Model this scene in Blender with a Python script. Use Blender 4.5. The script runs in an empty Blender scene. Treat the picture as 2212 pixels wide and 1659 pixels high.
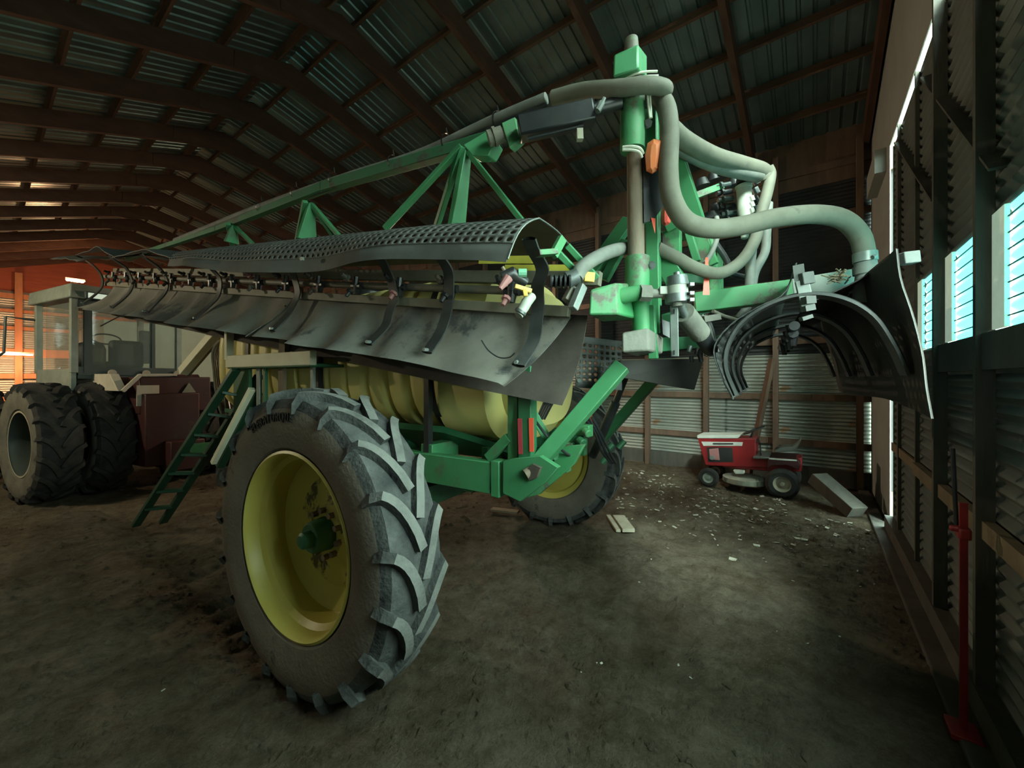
import bpy, math, random
import numpy as np
from mathutils import Vector, Matrix, noise
random.seed(4)
SC = bpy.context.scene
COL = SC.collection
V = Vector
PI = math.pi

# ------------------------------------------------------------------ camera, world, exposure
FPX, HZ, CH = 867.0, 818.0, 1.9
cam_d = bpy.data.cameras.new('camera'); cam = bpy.data.objects.new('camera', cam_d); COL.objects.link(cam)
cam_d.sensor_fit = 'HORIZONTAL'; cam_d.sensor_width = 36.0; cam_d.lens = 36.0 * FPX / 2212.0
cam_d.shift_y = -(HZ - 829.5) / 2212.0 * -1.0
cam.location = (0, 0, CH)
cam.rotation_euler = (PI / 2, 0, math.atan2(0.6, 0.8) - PI / 2)
cam_d.clip_start = 0.05; cam_d.clip_end = 200
SC.camera = cam
SC.view_settings.view_transform = 'Standard'; SC.view_settings.look = 'None'
SC.view_settings.gamma = 1.0; SC.view_settings.use_curve_mapping = False
SC.view_settings.exposure = 0.45
w = bpy.data.worlds.new('overcast_sky'); SC.world = w; w.use_nodes = True
wb = w.node_tree.nodes['Background']
wb.inputs[0].default_value = (0.72, 1.0, 0.88, 1); wb.inputs[1].default_value = 18.0
SC.cycles.max_bounces = 5; SC.cycles.diffuse_bounces = 4; SC.cycles.glossy_bounces = 2
SC.cycles.use_adaptive_sampling = True; SC.cycles.adaptive_threshold = .07; SC.cycles.adaptive_min_samples = 16
SC.cycles.transparent_max_bounces = 6; SC.cycles.transmission_bounces = 3; SC.cycles.sample_clamp_indirect = 4.0
SC.cycles.use_denoising = True

sn = bpy.data.lights.new('hazy_sun', 'SUN'); sn.energy = 15.0; sn.angle = .36; sn.color = (.78, 1.0, .88)
sno = bpy.data.objects.new('hazy_sun', sn); COL.objects.link(sno); sno.location = (0, -20, 30)
sno.rotation_euler = Vector((3.4, 1.87, -2.6)).to_track_quat('-Z', 'Y').to_euler()
# unseen openings beside and behind the photographer, shaped to let daylight in
LIGHT_SLOT = (1.0, 3.86, 4.47, 5.35)      # made-up opening high in the gable, out of view, added for its light
DOOR = (.75, 2.36, 1.9, 3.2)      # unseen opening, sized to aim the daylight: x0 x1 z0 z1 in the gable wall
for nm, (ox0, ox1, oz0, oz1) in (('doorway_daylight', DOOR), ('added_slot_daylight', LIGHT_SLOT)):
    pl = bpy.data.lights.new(nm, 'AREA'); pl.shape = 'RECTANGLE'; pl.size = ox1 - ox0; pl.size_y = oz1 - oz0
    po = bpy.data.objects.new(nm, pl); COL.objects.link(po)
    po.location = ((ox0 + ox1) / 2, -.90, (oz0 + oz1) / 2); po.rotation_euler = (PI / 2, 0, 0)
    pl.cycles.is_portal = True

def ray(u, v):
    a = (u - 1106) / FPX; b = (HZ - v) / FPX
    return V((.8 + .6 * a, .6 - .8 * a, b))
O = V((0, 0, CH))
def at(u, v, d): return O + ray(u, v) * d
def plane(u, v, p, n):
    r = ray(u, v); return O + r * ((p - O).dot(n) / r.dot(n))
def atX(u, v, X): return plane(u, v, V((X, 0, 0)), V((1, 0, 0)))
def atY(u, v, Y): return plane(u, v, V((0, Y, 0)), V((0, 1, 0)))
def atZ(u, v, Z): return plane(u, v, V((0, 0, Z)), V((0, 0, 1)))

# ------------------------------------------------------------------ materials
MT = {}
def mat(name, c1, c2=None, scale=4.0, rough=.6, metal=0.0, bump=0.0, bscale=None, spot=None, spot_t=.6, spot_scale=3.0,
        spec=.5, lo=.35, hi=.65, detail=6, stretch=None, emit=None, alpha=None, trans=0.0):
    if name in MT: return MT[name]
    m = bpy.data.materials.new(name); m.use_nodes = True; MT[name] = m
    nt = m.node_tree; N = nt.nodes; Lk = nt.links
    b = N['Principled BSDF']
    b.inputs['Roughness'].default_value = rough; b.inputs['Metallic'].default_value = metal
    b.inputs['Specular IOR Level'].default_value = spec
    b.inputs['Base Color'].default_value = (*c1, 1)
    tc = N.new('ShaderNodeTexCoord'); co = tc.outputs['Object']
    if stretch:
        mp = N.new('ShaderNodeMapping'); mp.inputs['Scale'].default_value = stretch
        Lk.new(co, mp.inputs['Vector']); co = mp.outputs['Vector']
    if c2 is not None:
        n = N.new('ShaderNodeTexNoise'); n.inputs['Scale'].default_value = scale; n.inputs['Detail'].default_value = detail
        n.inputs['Roughness'].default_value = .62
        Lk.new(co, n.inputs['Vector'])
        r = N.new('ShaderNodeValToRGB'); r.color_ramp.elements[0].position = lo; r.color_ramp.elements[1].position = hi
        r.color_ramp.elements[0].color = (*c1, 1); r.color_ramp.elements[1].color = (*c2, 1)
        Lk.new(n.outputs['Fac'], r.inputs['Fac']); out = r.outputs['Color']
        if spot is not None:
            n2 = N.new('ShaderNodeTexNoise'); n2.inputs['Scale'].default_value = spot_scale; n2.inputs['Detail'].default_value = 8
            n2.inputs['Roughness'].default_value = .7
            Lk.new(co, n2.inputs['Vector'])
            r2 = N.new('ShaderNodeValToRGB'); r2.color_ramp.elements[0].position = spot_t; r2.color_ramp.elements[1].position = min(1, spot_t + .06)
            r2.color_ramp.elements[0].color = (0, 0, 0, 1); r2.color_ramp.elements[1].color = (1, 1, 1, 1)
            Lk.new(n2.outputs['Fac'], r2.inputs['Fac'])
            mx = N.new('ShaderNodeMix'); mx.data_type = 'RGBA'
            Lk.new(r2.outputs['Color'], mx.inputs['Factor']); Lk.new(out, mx.inputs[6]); mx.inputs[7].default_value = (*spot, 1)
            out = mx.outputs[2]
        Lk.new(out, b.inputs['Base Color'])
    if bump:
        n3 = N.new('ShaderNodeTexNoise'); n3.inputs['Scale'].default_value = bscale or scale * 6; n3.inputs['Detail'].default_value = 6
        Lk.new(co, n3.inputs['Vector'])
        bp = N.new('ShaderNodeBump'); bp.inputs['Strength'].default_value = bump; bp.inputs['Distance'].default_value = .02
        Lk.new(n3.outputs['Fac'], bp.inputs['Height']); Lk.new(bp.outputs['Normal'], b.inputs['Normal'])
    if emit:
        b.inputs['Emission Color'].default_value = (*emit[0], 1); b.inputs['Emission Strength'].default_value = emit[1]
    if trans: b.inputs['Transmission Weight'].default_value = trans
    if alpha is not None: b.inputs['Alpha'].default_value = alpha
    return m

DUST = (.20, .18, .14)
mat('green_paint', (.05, .215, .088), (.068, .26, .115), 3, .42, bump=.05, spot=(.085, .16, .085), spot_t=.60, spot_scale=2.2)
mat('chord_green', (.03, .15, .065), (.05, .16, .08), 3, .6, spot=(.07, .08, .06), spot_t=.55)
mat('green_dusty', (.050, .27, .10), (.10, .25, .12), 3, .55, bump=.08, spot=(.11, .10, .075), spot_t=.52, spot_scale=3.0)
mat('dark_green', (.018, .105, .045), (.03, .14, .06), 3, .5, bump=.05, spot=(.06, .08, .05), spot_t=.62)
mat('yellow_rim', (.50, .42, .085), (.57, .49, .115), 2.5, .42, spot=(.14, .11, .05), spot_t=.665, spot_scale=2.4, bump=.03)
mat('rim_worn', (.48, .40, .085), (.54, .46, .11), 2.5, .5, spot=(.09, .075, .05), spot_t=.53, spot_scale=6, bump=.1)
mat('tank_poly', (.70, .60, .20), (.76, .67, .27), 2, .45, spot=(.42, .34, .10), spot_t=.66, bump=.03)
mat('tyre_rubber', (.125, .108, .088), (.18, .158, .13), 3, .85, bump=.25, bscale=40, spot=(.065, .06, .055), spot_t=.62, spot_scale=2.5, spec=.25)
mat('tread_rubber', (.035, .038, .038), (.105, .11, .105), 6, .9, bump=.4, bscale=50, spec=.2)
mat('lug_dust', (.175, .18, .165), (.075, .078, .072), 5, .95, bump=.3, bscale=60, spec=.15, lo=.45, hi=.75)
mat('tractor_tyre', (.018, .018, .018), (.05, .047, .042), 4, .85, bump=.2, bscale=30, spec=.2)
mat('tractor_tyre_side', (.16, .15, .12), (.10, .095, .08), 4, .9, bump=.2, bscale=30, spec=.2)
mat('letter_black', (.012, .012, .012), None, rough=.8)
mat('flap_rubber', (.235, .225, .19), (.15, .15, .135), 2.2, .72, bump=.12, bscale=25, spot=(.085, .09, .09), spot_t=.58, spot_scale=1.6, spec=.35)
mat('flap_dark', (.055, .045, .038), (.10, .085, .07), 2.2, .75, bump=.1, bscale=25, spec=.3, spot=(.14, .14, .125), spot_t=.66, spot_scale=2.2)
mat('hood_rubber', (.026, .024, .022), (.045, .04, .036), 2.2, .7, bump=.1, bscale=25, spec=.3)
mat('dark_sheet', (.016, .018, .019), (.028, .028, .027), 2, .8)
mat('hood_panel', (.06, .066, .064), (.095, .10, .092), 5, .65, bump=.1)
mat('ladder_green', (.009, .045, .022), (.015, .06, .03), 3, .5)
mat('brown_plastic', (.06, .045, .035), (.10, .08, .06), 8, .7)
mat('perforated', (.068, .076, .072), (.105, .11, .10), 3, .65, bump=.1, spec=.4)
mat('strap_black', (.022, .027, .027), (.055, .058, .055), 5, .55, spec=.5, bump=.05)
mat('black_steel', (.012, .015, .017), (.03, .03, .03), 5, .38, spec=.5)
mat('zinc', (.20, .225, .22), (.13, .145, .14), 8, .45, metal=.6, bump=.1)
mat('zinc_bright', (.27, .30, .28), (.19, .21, .195), 8, .4, metal=.3)
mat('pipe_grey', (.21, .20, .155), (.14, .13, .10), 5, .6, bump=.1)
mat('rail_olive', (.22, .205, .15), (.155, .145, .105), 5, .65, bump=.1)
mat('hose_tan', (.12, .115, .085), (.16, .155, .118), 6, .72, bump=.08, spot=(.11, .105, .085), spot_t=.62, spot_scale=5)
mat('hose_grey', (.13, .135, .12), (.21, .215, .19), 6, .7, bump=.08)
mat('rusty_post', (.15, .10, .068), (.22, .18, .13), 5, .75, bump=.2, spot=(.34, .36, .31), spot_t=.57, spot_scale=2.4, stretch=(1, 1, .35))
mat('cast_grey', (.19, .185, .155), (.12, .12, .10), 5, .75, bump=.25)
mat('white_plastic', (.38, .40, .34), (.29, .31, .26), 6, .5)
mat('cream_paint', (.80, .78, .58), (.72, .69, .50), 4, .55, spot=(.28, .24, .17), spot_t=.68, spot_scale=6)
mat('white_paint', (.62, .62, .56), (.52, .52, .47), 3, .6, spot=(.35, .3, .25), spot_t=.70)
mat('yellow_plastic', (.85, .56, .12), (.75, .5, .12), 8, .5)
mat('yellow_decal', (.80, .72, .10), (.70, .62, .10), 8, .5)
mat('pink_plastic', (.42, .17, .17), (.35, .16, .15), 8, .6)
mat('mint_plastic', (.20, .52, .34), (.18, .4, .28), 8, .5)
mat('orange_lens', (.80, .18, .05), (.65, .2, .08), 10, .45, spot=(.5, .35, .22), spot_t=.58, spot_scale=9)
mat('red_lens', (.70, .07, .05), (.6, .12, .09), 10, .4)
mat('red_tape', (.95, .12, .06), None, rough=.35)
mat('dark_red_tape', (.42, .05, .06), None, rough=.4)
mat('rope_white', (.62, .64, .54), None, rough=.8)
mat('rafter_wood', (.062, .030, .019), (.092, .046, .028), 2.5, .7, bump=.15, bscale=20, stretch=(1, 3, 3), spec=.3)
mat('purlin_wood', (.12, .068, .042), (.08, .044, .028), 3, .75, bump=.2, stretch=(3, .5, 3), spec=.3, spot=(.26, .15, .095), spot_t=.58)
mat('post_wood', (.17, .10, .065), (.11, .07, .048), 3, .8, bump=.2, stretch=(3, 3, .5))
mat('grey_wood', (.095, .088, .072), (.065, .06, .05), 3, .8, bump=.2, stretch=(2, 3, .6))
mat('lamplit_wood', (.52, .22, .10), (.42, .17, .075), 3, .7, bump=.1, stretch=(3, 3, .5))  # orange of the warm lamps is put into this wood colour
mat('red_board', (.36, .085, .04), (.28, .065, .03), 2, .8, stretch=(.6, 1, 5))
mat('pale_wood', (.44, .42, .32), (.33, .31, .23), 4, .75, bump=.2)
mat('tan_wood', (.20, .155, .095), (.15, .115, .07), 4, .8, bump=.2)
mat('roof_metal', (.23, .32, .315), (.165, .235, .23), 1.5, .34, metal=.72, bump=.04, spot=(.16, .16, .14), spot_t=.66)
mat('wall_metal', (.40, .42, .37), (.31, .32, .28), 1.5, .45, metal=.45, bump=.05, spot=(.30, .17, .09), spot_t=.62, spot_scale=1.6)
mat('gable_metal', (.21, .235, .22), (.15, .165, .155), 1.5, .4, metal=.5, bump=.05)
mat('white_sheet', (.36, .37, .34), (.30, .31, .28), 1.2, .65, spot=(.4, .38, .32), spot_t=.68)
mat('window_pane', (.04, .10, .09), None, rough=.3, emit=((.105, .93, .84), 2.8))
mat('jamb_glow', (.70, .78, .68), (.55, .58, .48), 7, .6, spot=(.40, .36, .26), spot_t=.62, spot_scale=9, emit=((.55, .72, .55), .30))  # faint emission stands in for light falling on the jamb
mat('red_paint', (.30, .018, .02), (.24, .016, .018), 4, .4, spot=(.12, .03, .025), spot_t=.68)
mat('tractor_red', (.050, .008, .008), (.035, .008, .008), 3, .55, spot=(.05, .025, .02), spot_t=.6)
mat('tractor_white', (.60, .55, .45), (.5, .45, .36), 4, .6)
mat('cab_frame', (.30, .33, .28), (.22, .25, .21), 4, .55)
mat('cab_dark', (.035, .055, .05), (.05, .065, .06), 4, .5)
mat('seat_black', (.014, .015, .016), (.025, .025, .025), 5, .6)
mat('seat_grey', (.12, .125, .105), (.09, .09, .08), 5, .7)
mat('rim_pale', (.42, .37, .28), (.34, .30, .22), 5, .6)
mat('deck_pale', (.42, .42, .33), (.28, .27, .22), 6, .6, spot=(.15, .13, .1), spot_t=.6)
mat('chip_pale', (.48, .47, .38), (.34, .33, .26), 9, .9)
mat('truck_pale', (.50, .55, .42), (.44, .48, .37), 2, .6)
mat('pale_gravel', (.16, .155, .135), (.12, .115, .10), 2, .9)
mat('concrete', (.055, .05, .042), (.085, .078, .066), 3, .9, bump=.25)
mat('lamp_warm', (1, 1, 1), None, emit=((1.0, .80, .55), 40))
mat('lamp_cab', (.8, .9, .8), None, emit=((.75, .9, .7), .35))
gm = mat('cab_glass', (.40, .52, .46), None, rough=.05, alpha=.14)
gm.node_tree.nodes['Principled BSDF'].inputs['Specular IOR Level'].default_value = .8

# dirt floor
def dirt():
    m = bpy.data.materials.new('dirt_floor'); m.use_nodes = True; MT['dirt'] = m
    nt = m.node_tree; N = nt.nodes; Lk = nt.links; b = N['Principled BSDF']
    b.inputs['Roughness'].default_value = .95; b.inputs['Specular IOR Level'].default_value = .15
    tc = N.new('ShaderNodeTexCoord')
    def nz(s, d=8, ro=.65):
        n = N.new('ShaderNodeTexNoise'); n.inputs['Scale'].default_value = s; n.inputs['Detail'].default_value = d; n.inputs['Roughness'].default_value = ro
        Lk.new(tc.outputs['Object'], n.inputs['Vector']); return n
    def ramp(n, p0, p1, c0, c1):
        r = N.new('ShaderNodeValToRGB'); r.color_ramp.elements[0].position = p0; r.color_ramp.elements[1].position = p1
        r.color_ramp.elements[0].color = (*c0, 1); r.color_ramp.elements[1].color = (*c1, 1); Lk.new(n.outputs['Fac'], r.inputs['Fac']); return r
    base = ramp(nz(.7), .38, .64, (.140, .106, .070), (.262, .226, .172))
    fine = ramp(nz(6, 12, .78), .34, .70, (.50, .47, .42), (1.22, 1.22, 1.2))
    sp = ramp(nz(38, 4), .72, .76, (0, 0, 0), (1, 1, 1))
    mu = N.new('ShaderNodeMix'); mu.data_type = 'RGBA'; mu.blend_type = 'MULTIPLY'; mu.inputs['Factor'].default_value = 1
    Lk.new(base.outputs['Color'], mu.inputs[6]); Lk.new(fine.outputs['Color'], mu.inputs[7])
    m2 = N.new('ShaderNodeMix'); m2.data_type = 'RGBA'; Lk.new(sp.outputs['Color'], m2.inputs['Factor'])
    Lk.new(mu.outputs[2], m2.inputs[6]); m2.inputs[7].default_value = (.30, .29, .24, 1)
    Lk.new(m2.outputs[2], b.inputs['Base Color'])
    bp = N.new('ShaderNodeBump'); bp.inputs['Strength'].default_value = 1.0; bp.inputs['Distance'].default_value = .16
    Lk.new(nz(5.5, 12, .74).outputs['Fac'], bp.inputs['Height']); Lk.new(bp.outputs['Normal'], b.inputs['Normal'])
dirt()

# ------------------------------------------------------------------ mesh helper
class MB:
    def __init__(s): s.v = []; s.f = []
    def add(s, vs, fs):
        o = len(s.v); s.v += [tuple(p) for p in vs]; s.f += [tuple(i + o for i in f) for f in fs]; return s
    def hexa(s, b, t):      # two quads (same winding)
        return s.add(list(b) + list(t), [(3, 2, 1, 0), (4, 5, 6, 7), (0, 1, 5, 4), (1, 2, 6, 5), (2, 3, 7, 6), (3, 0, 4, 7)])
    def box(s, c, sz, X=None, Y=None, Z=None):
        X = X or V((1, 0, 0)); Y = Y or V((0, 1, 0)); Z = Z or V((0, 0, 1)); c = V(c)
        a, b_, d = X * sz[0] / 2, Y * sz[1] / 2, Z * sz[2] / 2
        return s.hexa([c - a - b_ - d, c + a - b_ - d, c + a + b_ - d, c - a + b_ - d], [c - a - b_ + d, c + a - b_ + d, c + a + b_ + d, c - a + b_ + d])
    def bar(s, p, q, wd, ht, up=V((0, 0, 1)), w2=None, h2=None):   # rectangular bar p->q
        p, q = V(p), V(q); e = (q - p).normalized(); sd = e.cross(up)
        if sd.length < 1e-4: sd = e.cross(V((0, 1, 0)))
        sd.normalize(); u = sd.cross(e); w2 = w2 or wd; h2 = h2 or ht
        A = [p + sd * (i * wd / 2) + u * (j * ht / 2) for i, j in ((-1, -1), (1, -1), (1, 1), (-1, 1))]
        B = [q + sd * (i * w2 / 2) + u * (j * h2 / 2) for i, j in ((-1, -1), (1, -1), (1, 1), (-1, 1))]
        return s.hexa(A, B)
    def cyl(s, p, q, r, r2=None, n=16, cap=True):
        p, q = V(p), V(q); return s.tube([p, q], r, n, cap, [r, r2 if r2 is not None else r])
    def tube(s, pts, r, n=12, cap=True, rs=None):
        pts = [V(p) for p in pts]; k = len(pts); rings = []
        e = (pts[1] - pts[0]).normalized(); a = e.orthogonal().normalized()
        for i in range(k):
            t = (pts[min(i + 1, k - 1)] - pts[max(i - 1, 0)]).normalized()
            a = (a - t * a.dot(t)).normalized(); b_ = t.cross(a); rr = rs[i] if rs else r
            rings.append([pts[i] + (a * math.cos(2 * PI * j / n) + b_ * math.sin(2 * PI * j / n)) * rr for j in range(n)])
        vs = [p for R in rings for p in R]; fs = []
        for i in range(k - 1):
            for j in range(n):
                j2 = (j + 1) % n; fs.append((i * n + j, i * n + j2, (i + 1) * n + j2, (i + 1) * n + j))
        if cap: fs.append(tuple(range(n - 1, -1, -1))); fs.append(tuple((k - 1) * n + j for j in range(n)))
        return s.add(vs, fs)
    def lathe(s, prof, c, ax, n=48, closed=False):   # prof: (axial, radius)
        c = V(c); ax = V(ax).normalized(); a = ax.orthogonal().normalized(); b_ = ax.cross(a); k = len(prof)
        vs = [c + ax * x + (a * math.cos(2 * PI * j / n) + b_ * math.sin(2 * PI * j / n)) * max(r, 1e-4) for x, r in prof for j in range(n)]
        fs = []
        for i in range(k if closed else k - 1):
            i2 = (i + 1) % k
            for j in range(n):
                j2 = (j + 1) % n; fs.append((i * n + j, i2 * n + j, i2 * n + j2, i * n + j2))
        return s.add(vs, fs)
    def prism(s, poly, d):
        d = V(d); k = len(poly); P = [V(p) for p in poly]
        return s.add(P + [p + d for p in P], [tuple(range(k - 1, -1, -1)), tuple(range(k, 2 * k))] + [(i, (i + 1) % k, k + (i + 1) % k, k + i) for i in range(k)])
    def sheet(s, rows, th=0.0, nrm=None):   # rows: list of list of points; thickness along nrm
        R = len(rows); C = len(rows[0]); vs = [V(p) for r in rows for p in r]
        fs = [(i * C + j, i * C + j + 1, (i + 1) * C + j + 1, (i + 1) * C + j) for i in range(R - 1) for j in range(C - 1)]
        if not th: return s.add(vs, fs)
        o = len(vs); d = V(nrm) * th; vs2 = [p + d for p in vs]
        fs += [tuple(o + q for q in reversed(f)) for f in fs]
        b_ = [j for j in range(C)] + [i * C + C - 1 for i in range(1, R)] + [(R - 1) * C + j for j in range(C - 2, -1, -1)] + [i * C for i in range(R - 2, 0, -1)]
        fs += [(b_[i], b_[i - 1], o + b_[i - 1], o + b_[i]) for i in range(len(b_))]
        return s.add(vs + vs2, fs)

def spline(pts, m=8):      # catmull-rom
    P = [V(p) for p in pts]; P = [P[0] * 2 - P[1]] + P + [P[-1] * 2 - P[-2]]; out = []
    for i in range(1, len(P) - 2):
        for k in range(m):
            t = k / m; a, b_, c, d = P[i - 1:i + 3]
            out.append(.5 * (2 * b_ + (c - a) * t + (2 * a - 5 * b_ + 4 * c - d) * t * t + (3 * b_ - a - 3 * c + d) * t ** 3))
    return out + [P[-2]]

def root_of(o):
    while o.parent: o = o.parent
    return o
def obj(name, mb, m, parent=None, smooth=True, bevel=0.0, ang=.6):
    off = V((0, 0, 0))
    if parent is not None: off = V(root_of(parent).location)
    me = bpy.data.meshes.new(name)
    me.from_pydata([(p[0] - off.x, p[1] - off.y, p[2] - off.z) for p in mb.v], [], mb.f)
    ms = m if isinstance(m, (list, tuple)) else [m]
    for k in ms: me.materials.append(MT[k])
    me.validate()
    if smooth:
        me.shade_smooth(); me.set_sharp_from_angle(angle=ang)
    o = bpy.data.objects.new(name, me); COL.objects.link(o)
    if parent is not None: o.parent = parent
    if bevel:
        bv = o.modifiers.new('bevel', 'BEVEL'); bv.width = bevel; bv.segments = 2; bv.limit_method = 'ANGLE'; bv.angle_limit = .7
    return o
def empty(name, loc=(0, 0, 0), parent=None):
    o = bpy.data.objects.new(name, None); COL.objects.link(o); o.empty_display_size = .1
    if parent is not None: o.parent = parent
    else: o.location = loc
    return o
def tag(o, label, cat, group=None):
    o['label'] = label; o['category'] = cat
    if group: o['group'] = group
    return o
def struct(o): o['kind'] = 'structure'; return o
def inst(o, parent, loc=None, rot=None, name=None):
    c = o.copy(); COL.objects.link(c); c.parent = parent
    if name: c.name = name
    if loc is not None: c.location = loc
    if rot is not None: c.rotation_euler = rot
    return c
def cpart(name, me, parent, loc, rot=None, m=None):
    o = bpy.data.objects.new(name, me); COL.objects.link(o); o.parent = parent; o.location = loc
    if rot is not None: o.rotation_euler = rot
    return o
def mesh_of(name, mb, m, smooth=True):
    o = obj(name, mb, m, None, smooth); me = o.data; bpy.data.objects.remove(o); return me

# ------------------------------------------------------------------ the shed
GY, FX, NX, FY = -.80, 9.15, -3.2, 26.0        # gable wall, far side wall, near side wall, far gable
RX, RZ = 3.40, 7.26                            # underside of rafters at the ridge
SR, SL = .243, .335                            # slopes
def rafz(x): return RZ - (x - RX) * SR if x > RX else RZ - (RX - x) * SL
PITCH = 1.655
YS = [-.72 + PITCH * k for k in range(0, 17)]

# floor with relief
def ground_h(x, y):
    p = V((x, y, 0)); z = .045 * noise.noise(p * .5) + .026 * noise.noise(p * 1.7) + .026 * noise.noise(p * 4.3) + .022 * noise.noise(p * 8.5)
    if abs(x - 1.26) < .55 and y > 2.9:          # soft ruts left by the near wheels
        g = max(0, 1 - abs(x - 1.26) / .32); z += -.04 * g + .04 * g * math.sin((y + .35 * abs(x - 1.26)) * 26) * min(1, (y - 2.9) / .3) * max(0, 1 - (y - 3) / 3.2)
    return z
fb = MB()
def axis(a, b, c, n1, n2): return list(np.linspace(a, b, n1, endpoint=False)) + list(np.linspace(b, c, n2))
gx = axis(NX - .1, FX + .2, FX + .3, 230, 2); gy = axis(-1.3, 7.0, FY + .3, 200, 90)
fb.sheet([[(x, y, ground_h(x, y) * min(1, max(0, (y + .65) * 2))) for x in gx] for y in gy])
fl = struct(obj('floor', fb, 'dirt', ang=3.0)); fl['label'] = 'brown dirt floor of the shed'

# ceiling: rafters, purlins, ribbed sheets
ceil = struct(empty('ceiling', (0, 0, 0)))
RD, RT = .30, .085
def rafter(y):
    mb = MB()
    pts = [(NX - .3, rafz(NX - .3)), (RX - .55, rafz(RX - .55) - .02), (RX, RZ - .07), (RX + .55, rafz(RX + .55) - .02), (FX, rafz(FX))]
    top = [(NX - .3, rafz(NX - .3) + RD), (RX - .55, rafz(RX - .55) + RD), (RX, RZ + RD), (RX + .55, rafz(RX + .55) + RD), (FX, rafz(FX) + RD)]
    for i in range(4):
        (x0, z0), (x1, z1), (X0, Z0), (X1, Z1) = pts[i], pts[i + 1], top[i], top[i + 1]
        a, b = -RT / 2, RT / 2
        mb.hexa([(x0, a, z0), (x1, a, z1), (x1, b, z1), (x0, b, z0)], [(X0, a, Z0), (X1, a, Z1), (X1, b, Z1), (X0, b, Z0)])
    return mb
rme = mesh_of('rafter', rafter(0), 'rafter_wood', False)
gus = MB()
gp = [(RX - .9, rafz(RX - .9) + .02), (RX - .5, rafz(RX - .5) - .10), (RX, RZ - .14), (RX + .5, rafz(RX + .5) - .10), (RX + .9, rafz(RX + .9) + .02), (RX + .9, rafz(RX + .9) + RD - .03), (RX, RZ + RD - .03), (RX - .9, rafz(RX - .9) + RD - .03)]
gus.prism([(x, 0, z) for x, z in gp], (0, .018, 0))
gme = mesh_of('ridge_gusset', gus, 'rafter_wood', False)
for y in YS:
    r = cpart('rafter', rme, ceil, (0, y, 0))
    cpart('ridge_gusset', gme, r, (0, -RT / 2 - .020, 0))
PW, PH = .045, .135
xs = []
x = RX + .22
while x < FX: xs.append(x); x += .80
x = RX - .22
while x > NX: xs.append(x); x -= .80
for x in xs:
    sl = -SR if x > RX else SL; ax = V((1, 0, sl)).normalized(); nz = V((-sl, 0, 1)).normalized()
    c0 = V((x, 0, rafz(x) + RD)) + nz * (PH / 2)
    mb = MB(); mb.box(c0 + V((0, (GY + FY) / 2, 0)), (PW, FY - GY + .1, PH), ax, V((0, 1, 0)), nz)
    obj('purlin', mb, 'purlin_wood', ceil, False)
def roof_sheet(side):
    mb = MB(); W = .92; prof = []
    for k in range(5):
        y0 = k * W / 5; prof += [(y0, 0), (y0 + .125, 0), (y0 + .14, .022), (y0 + .169, .022)]
    prof.append((W, 0))
    xa = RX; xb = FX + .35 if side > 0 else NX - .35
    o = RD + PH * 1.03
    rows = [[(xa, y, RZ + o + z) for y, z in prof], [(xb, y, rafz(xb) + o + z) for y, z in prof]]
    return mb.sheet(rows)
for side in (1, -1):
    me = mesh_of('roof_sheet', roof_sheet(side), 'roof_metal', False)
    k = 0; y = GY - .3
    while y < FY + .2:
        cpart('roof_sheet', me, ceil, (0, y, 0)); y += .92

# corrugated panel mesh, horizontal waves: width along +x, height along z
def corr(Wd, Ht, amp=.011, wl=.068, nx=2, ph=0.0):
    mb = MB(); n = max(2, int(Ht / wl * 6)); rows = []
    for i in range(n + 1):
        z = Ht * i / n; rows.append([(Wd * j / (nx - 1), amp * math.sin(2 * PI * (z + ph) / wl), z) for j in range(nx)])
    return mb.sheet(rows)
# far side wall (x = FX)
wb_ = struct(empty('wall_back', (FX, 0, 0)))
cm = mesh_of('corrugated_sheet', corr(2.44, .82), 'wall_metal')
cmd = mesh_of('corrugated_sheet', corr(2.44, .82), 'dark_sheet')  # same sheet in a near-black colour for the upper rows
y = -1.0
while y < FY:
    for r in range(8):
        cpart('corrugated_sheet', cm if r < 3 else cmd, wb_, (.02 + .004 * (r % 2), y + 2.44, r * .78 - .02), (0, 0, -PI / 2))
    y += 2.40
yp = -.64
while yp < FY:
    mb = MB(); mb.box((FX - .09, yp, 3.0), (.14, .09, 6.1)); obj('post', mb, 'post_wood', wb_, False)
    yp += 1.205
for z in (.72, 1.56, 2.6, 3.7, 4.8, 5.7):
    mb = MB(); mb.box((FX - .02, (GY + FY) / 2, z), (.045, FY - GY, .12)); obj('girt', mb, 'post_wood', wb_, False)
mb = MB(); mb.box((FX - .03, (GY + FY) / 2, .12), (.05, FY - GY, .34)); obj('base_board', mb, 'grey_wood', wb_, False)

mb = MB(); mb.box((FX + .10, (GY + FY) / 2, 3.0), (.04, FY - GY + .6, 6.2)); obj('leak_blocker', mb, 'dark_sheet', wb_, False)  # unseen backing added to stop light leaking between the sheets
mb = MB(); mb.box((FX + .03, (GY + FY) / 2, 5.95), (.06, FY - GY + .6, 1.1)); obj('eave_light_seal', mb, 'post_wood', wb_, False)  # added to seal the eave against leaking daylight
# near side wall (behind the photographer) and far gable
wn = struct(empty('wall_near', (NX, 0, 0)))
mb = MB(); mb.box((NX - .03, (GY + FY) / 2, 2.9), (.05, FY - GY + .6, 6.2)); obj('siding', mb, 'wall_metal', wn, False)
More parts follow.
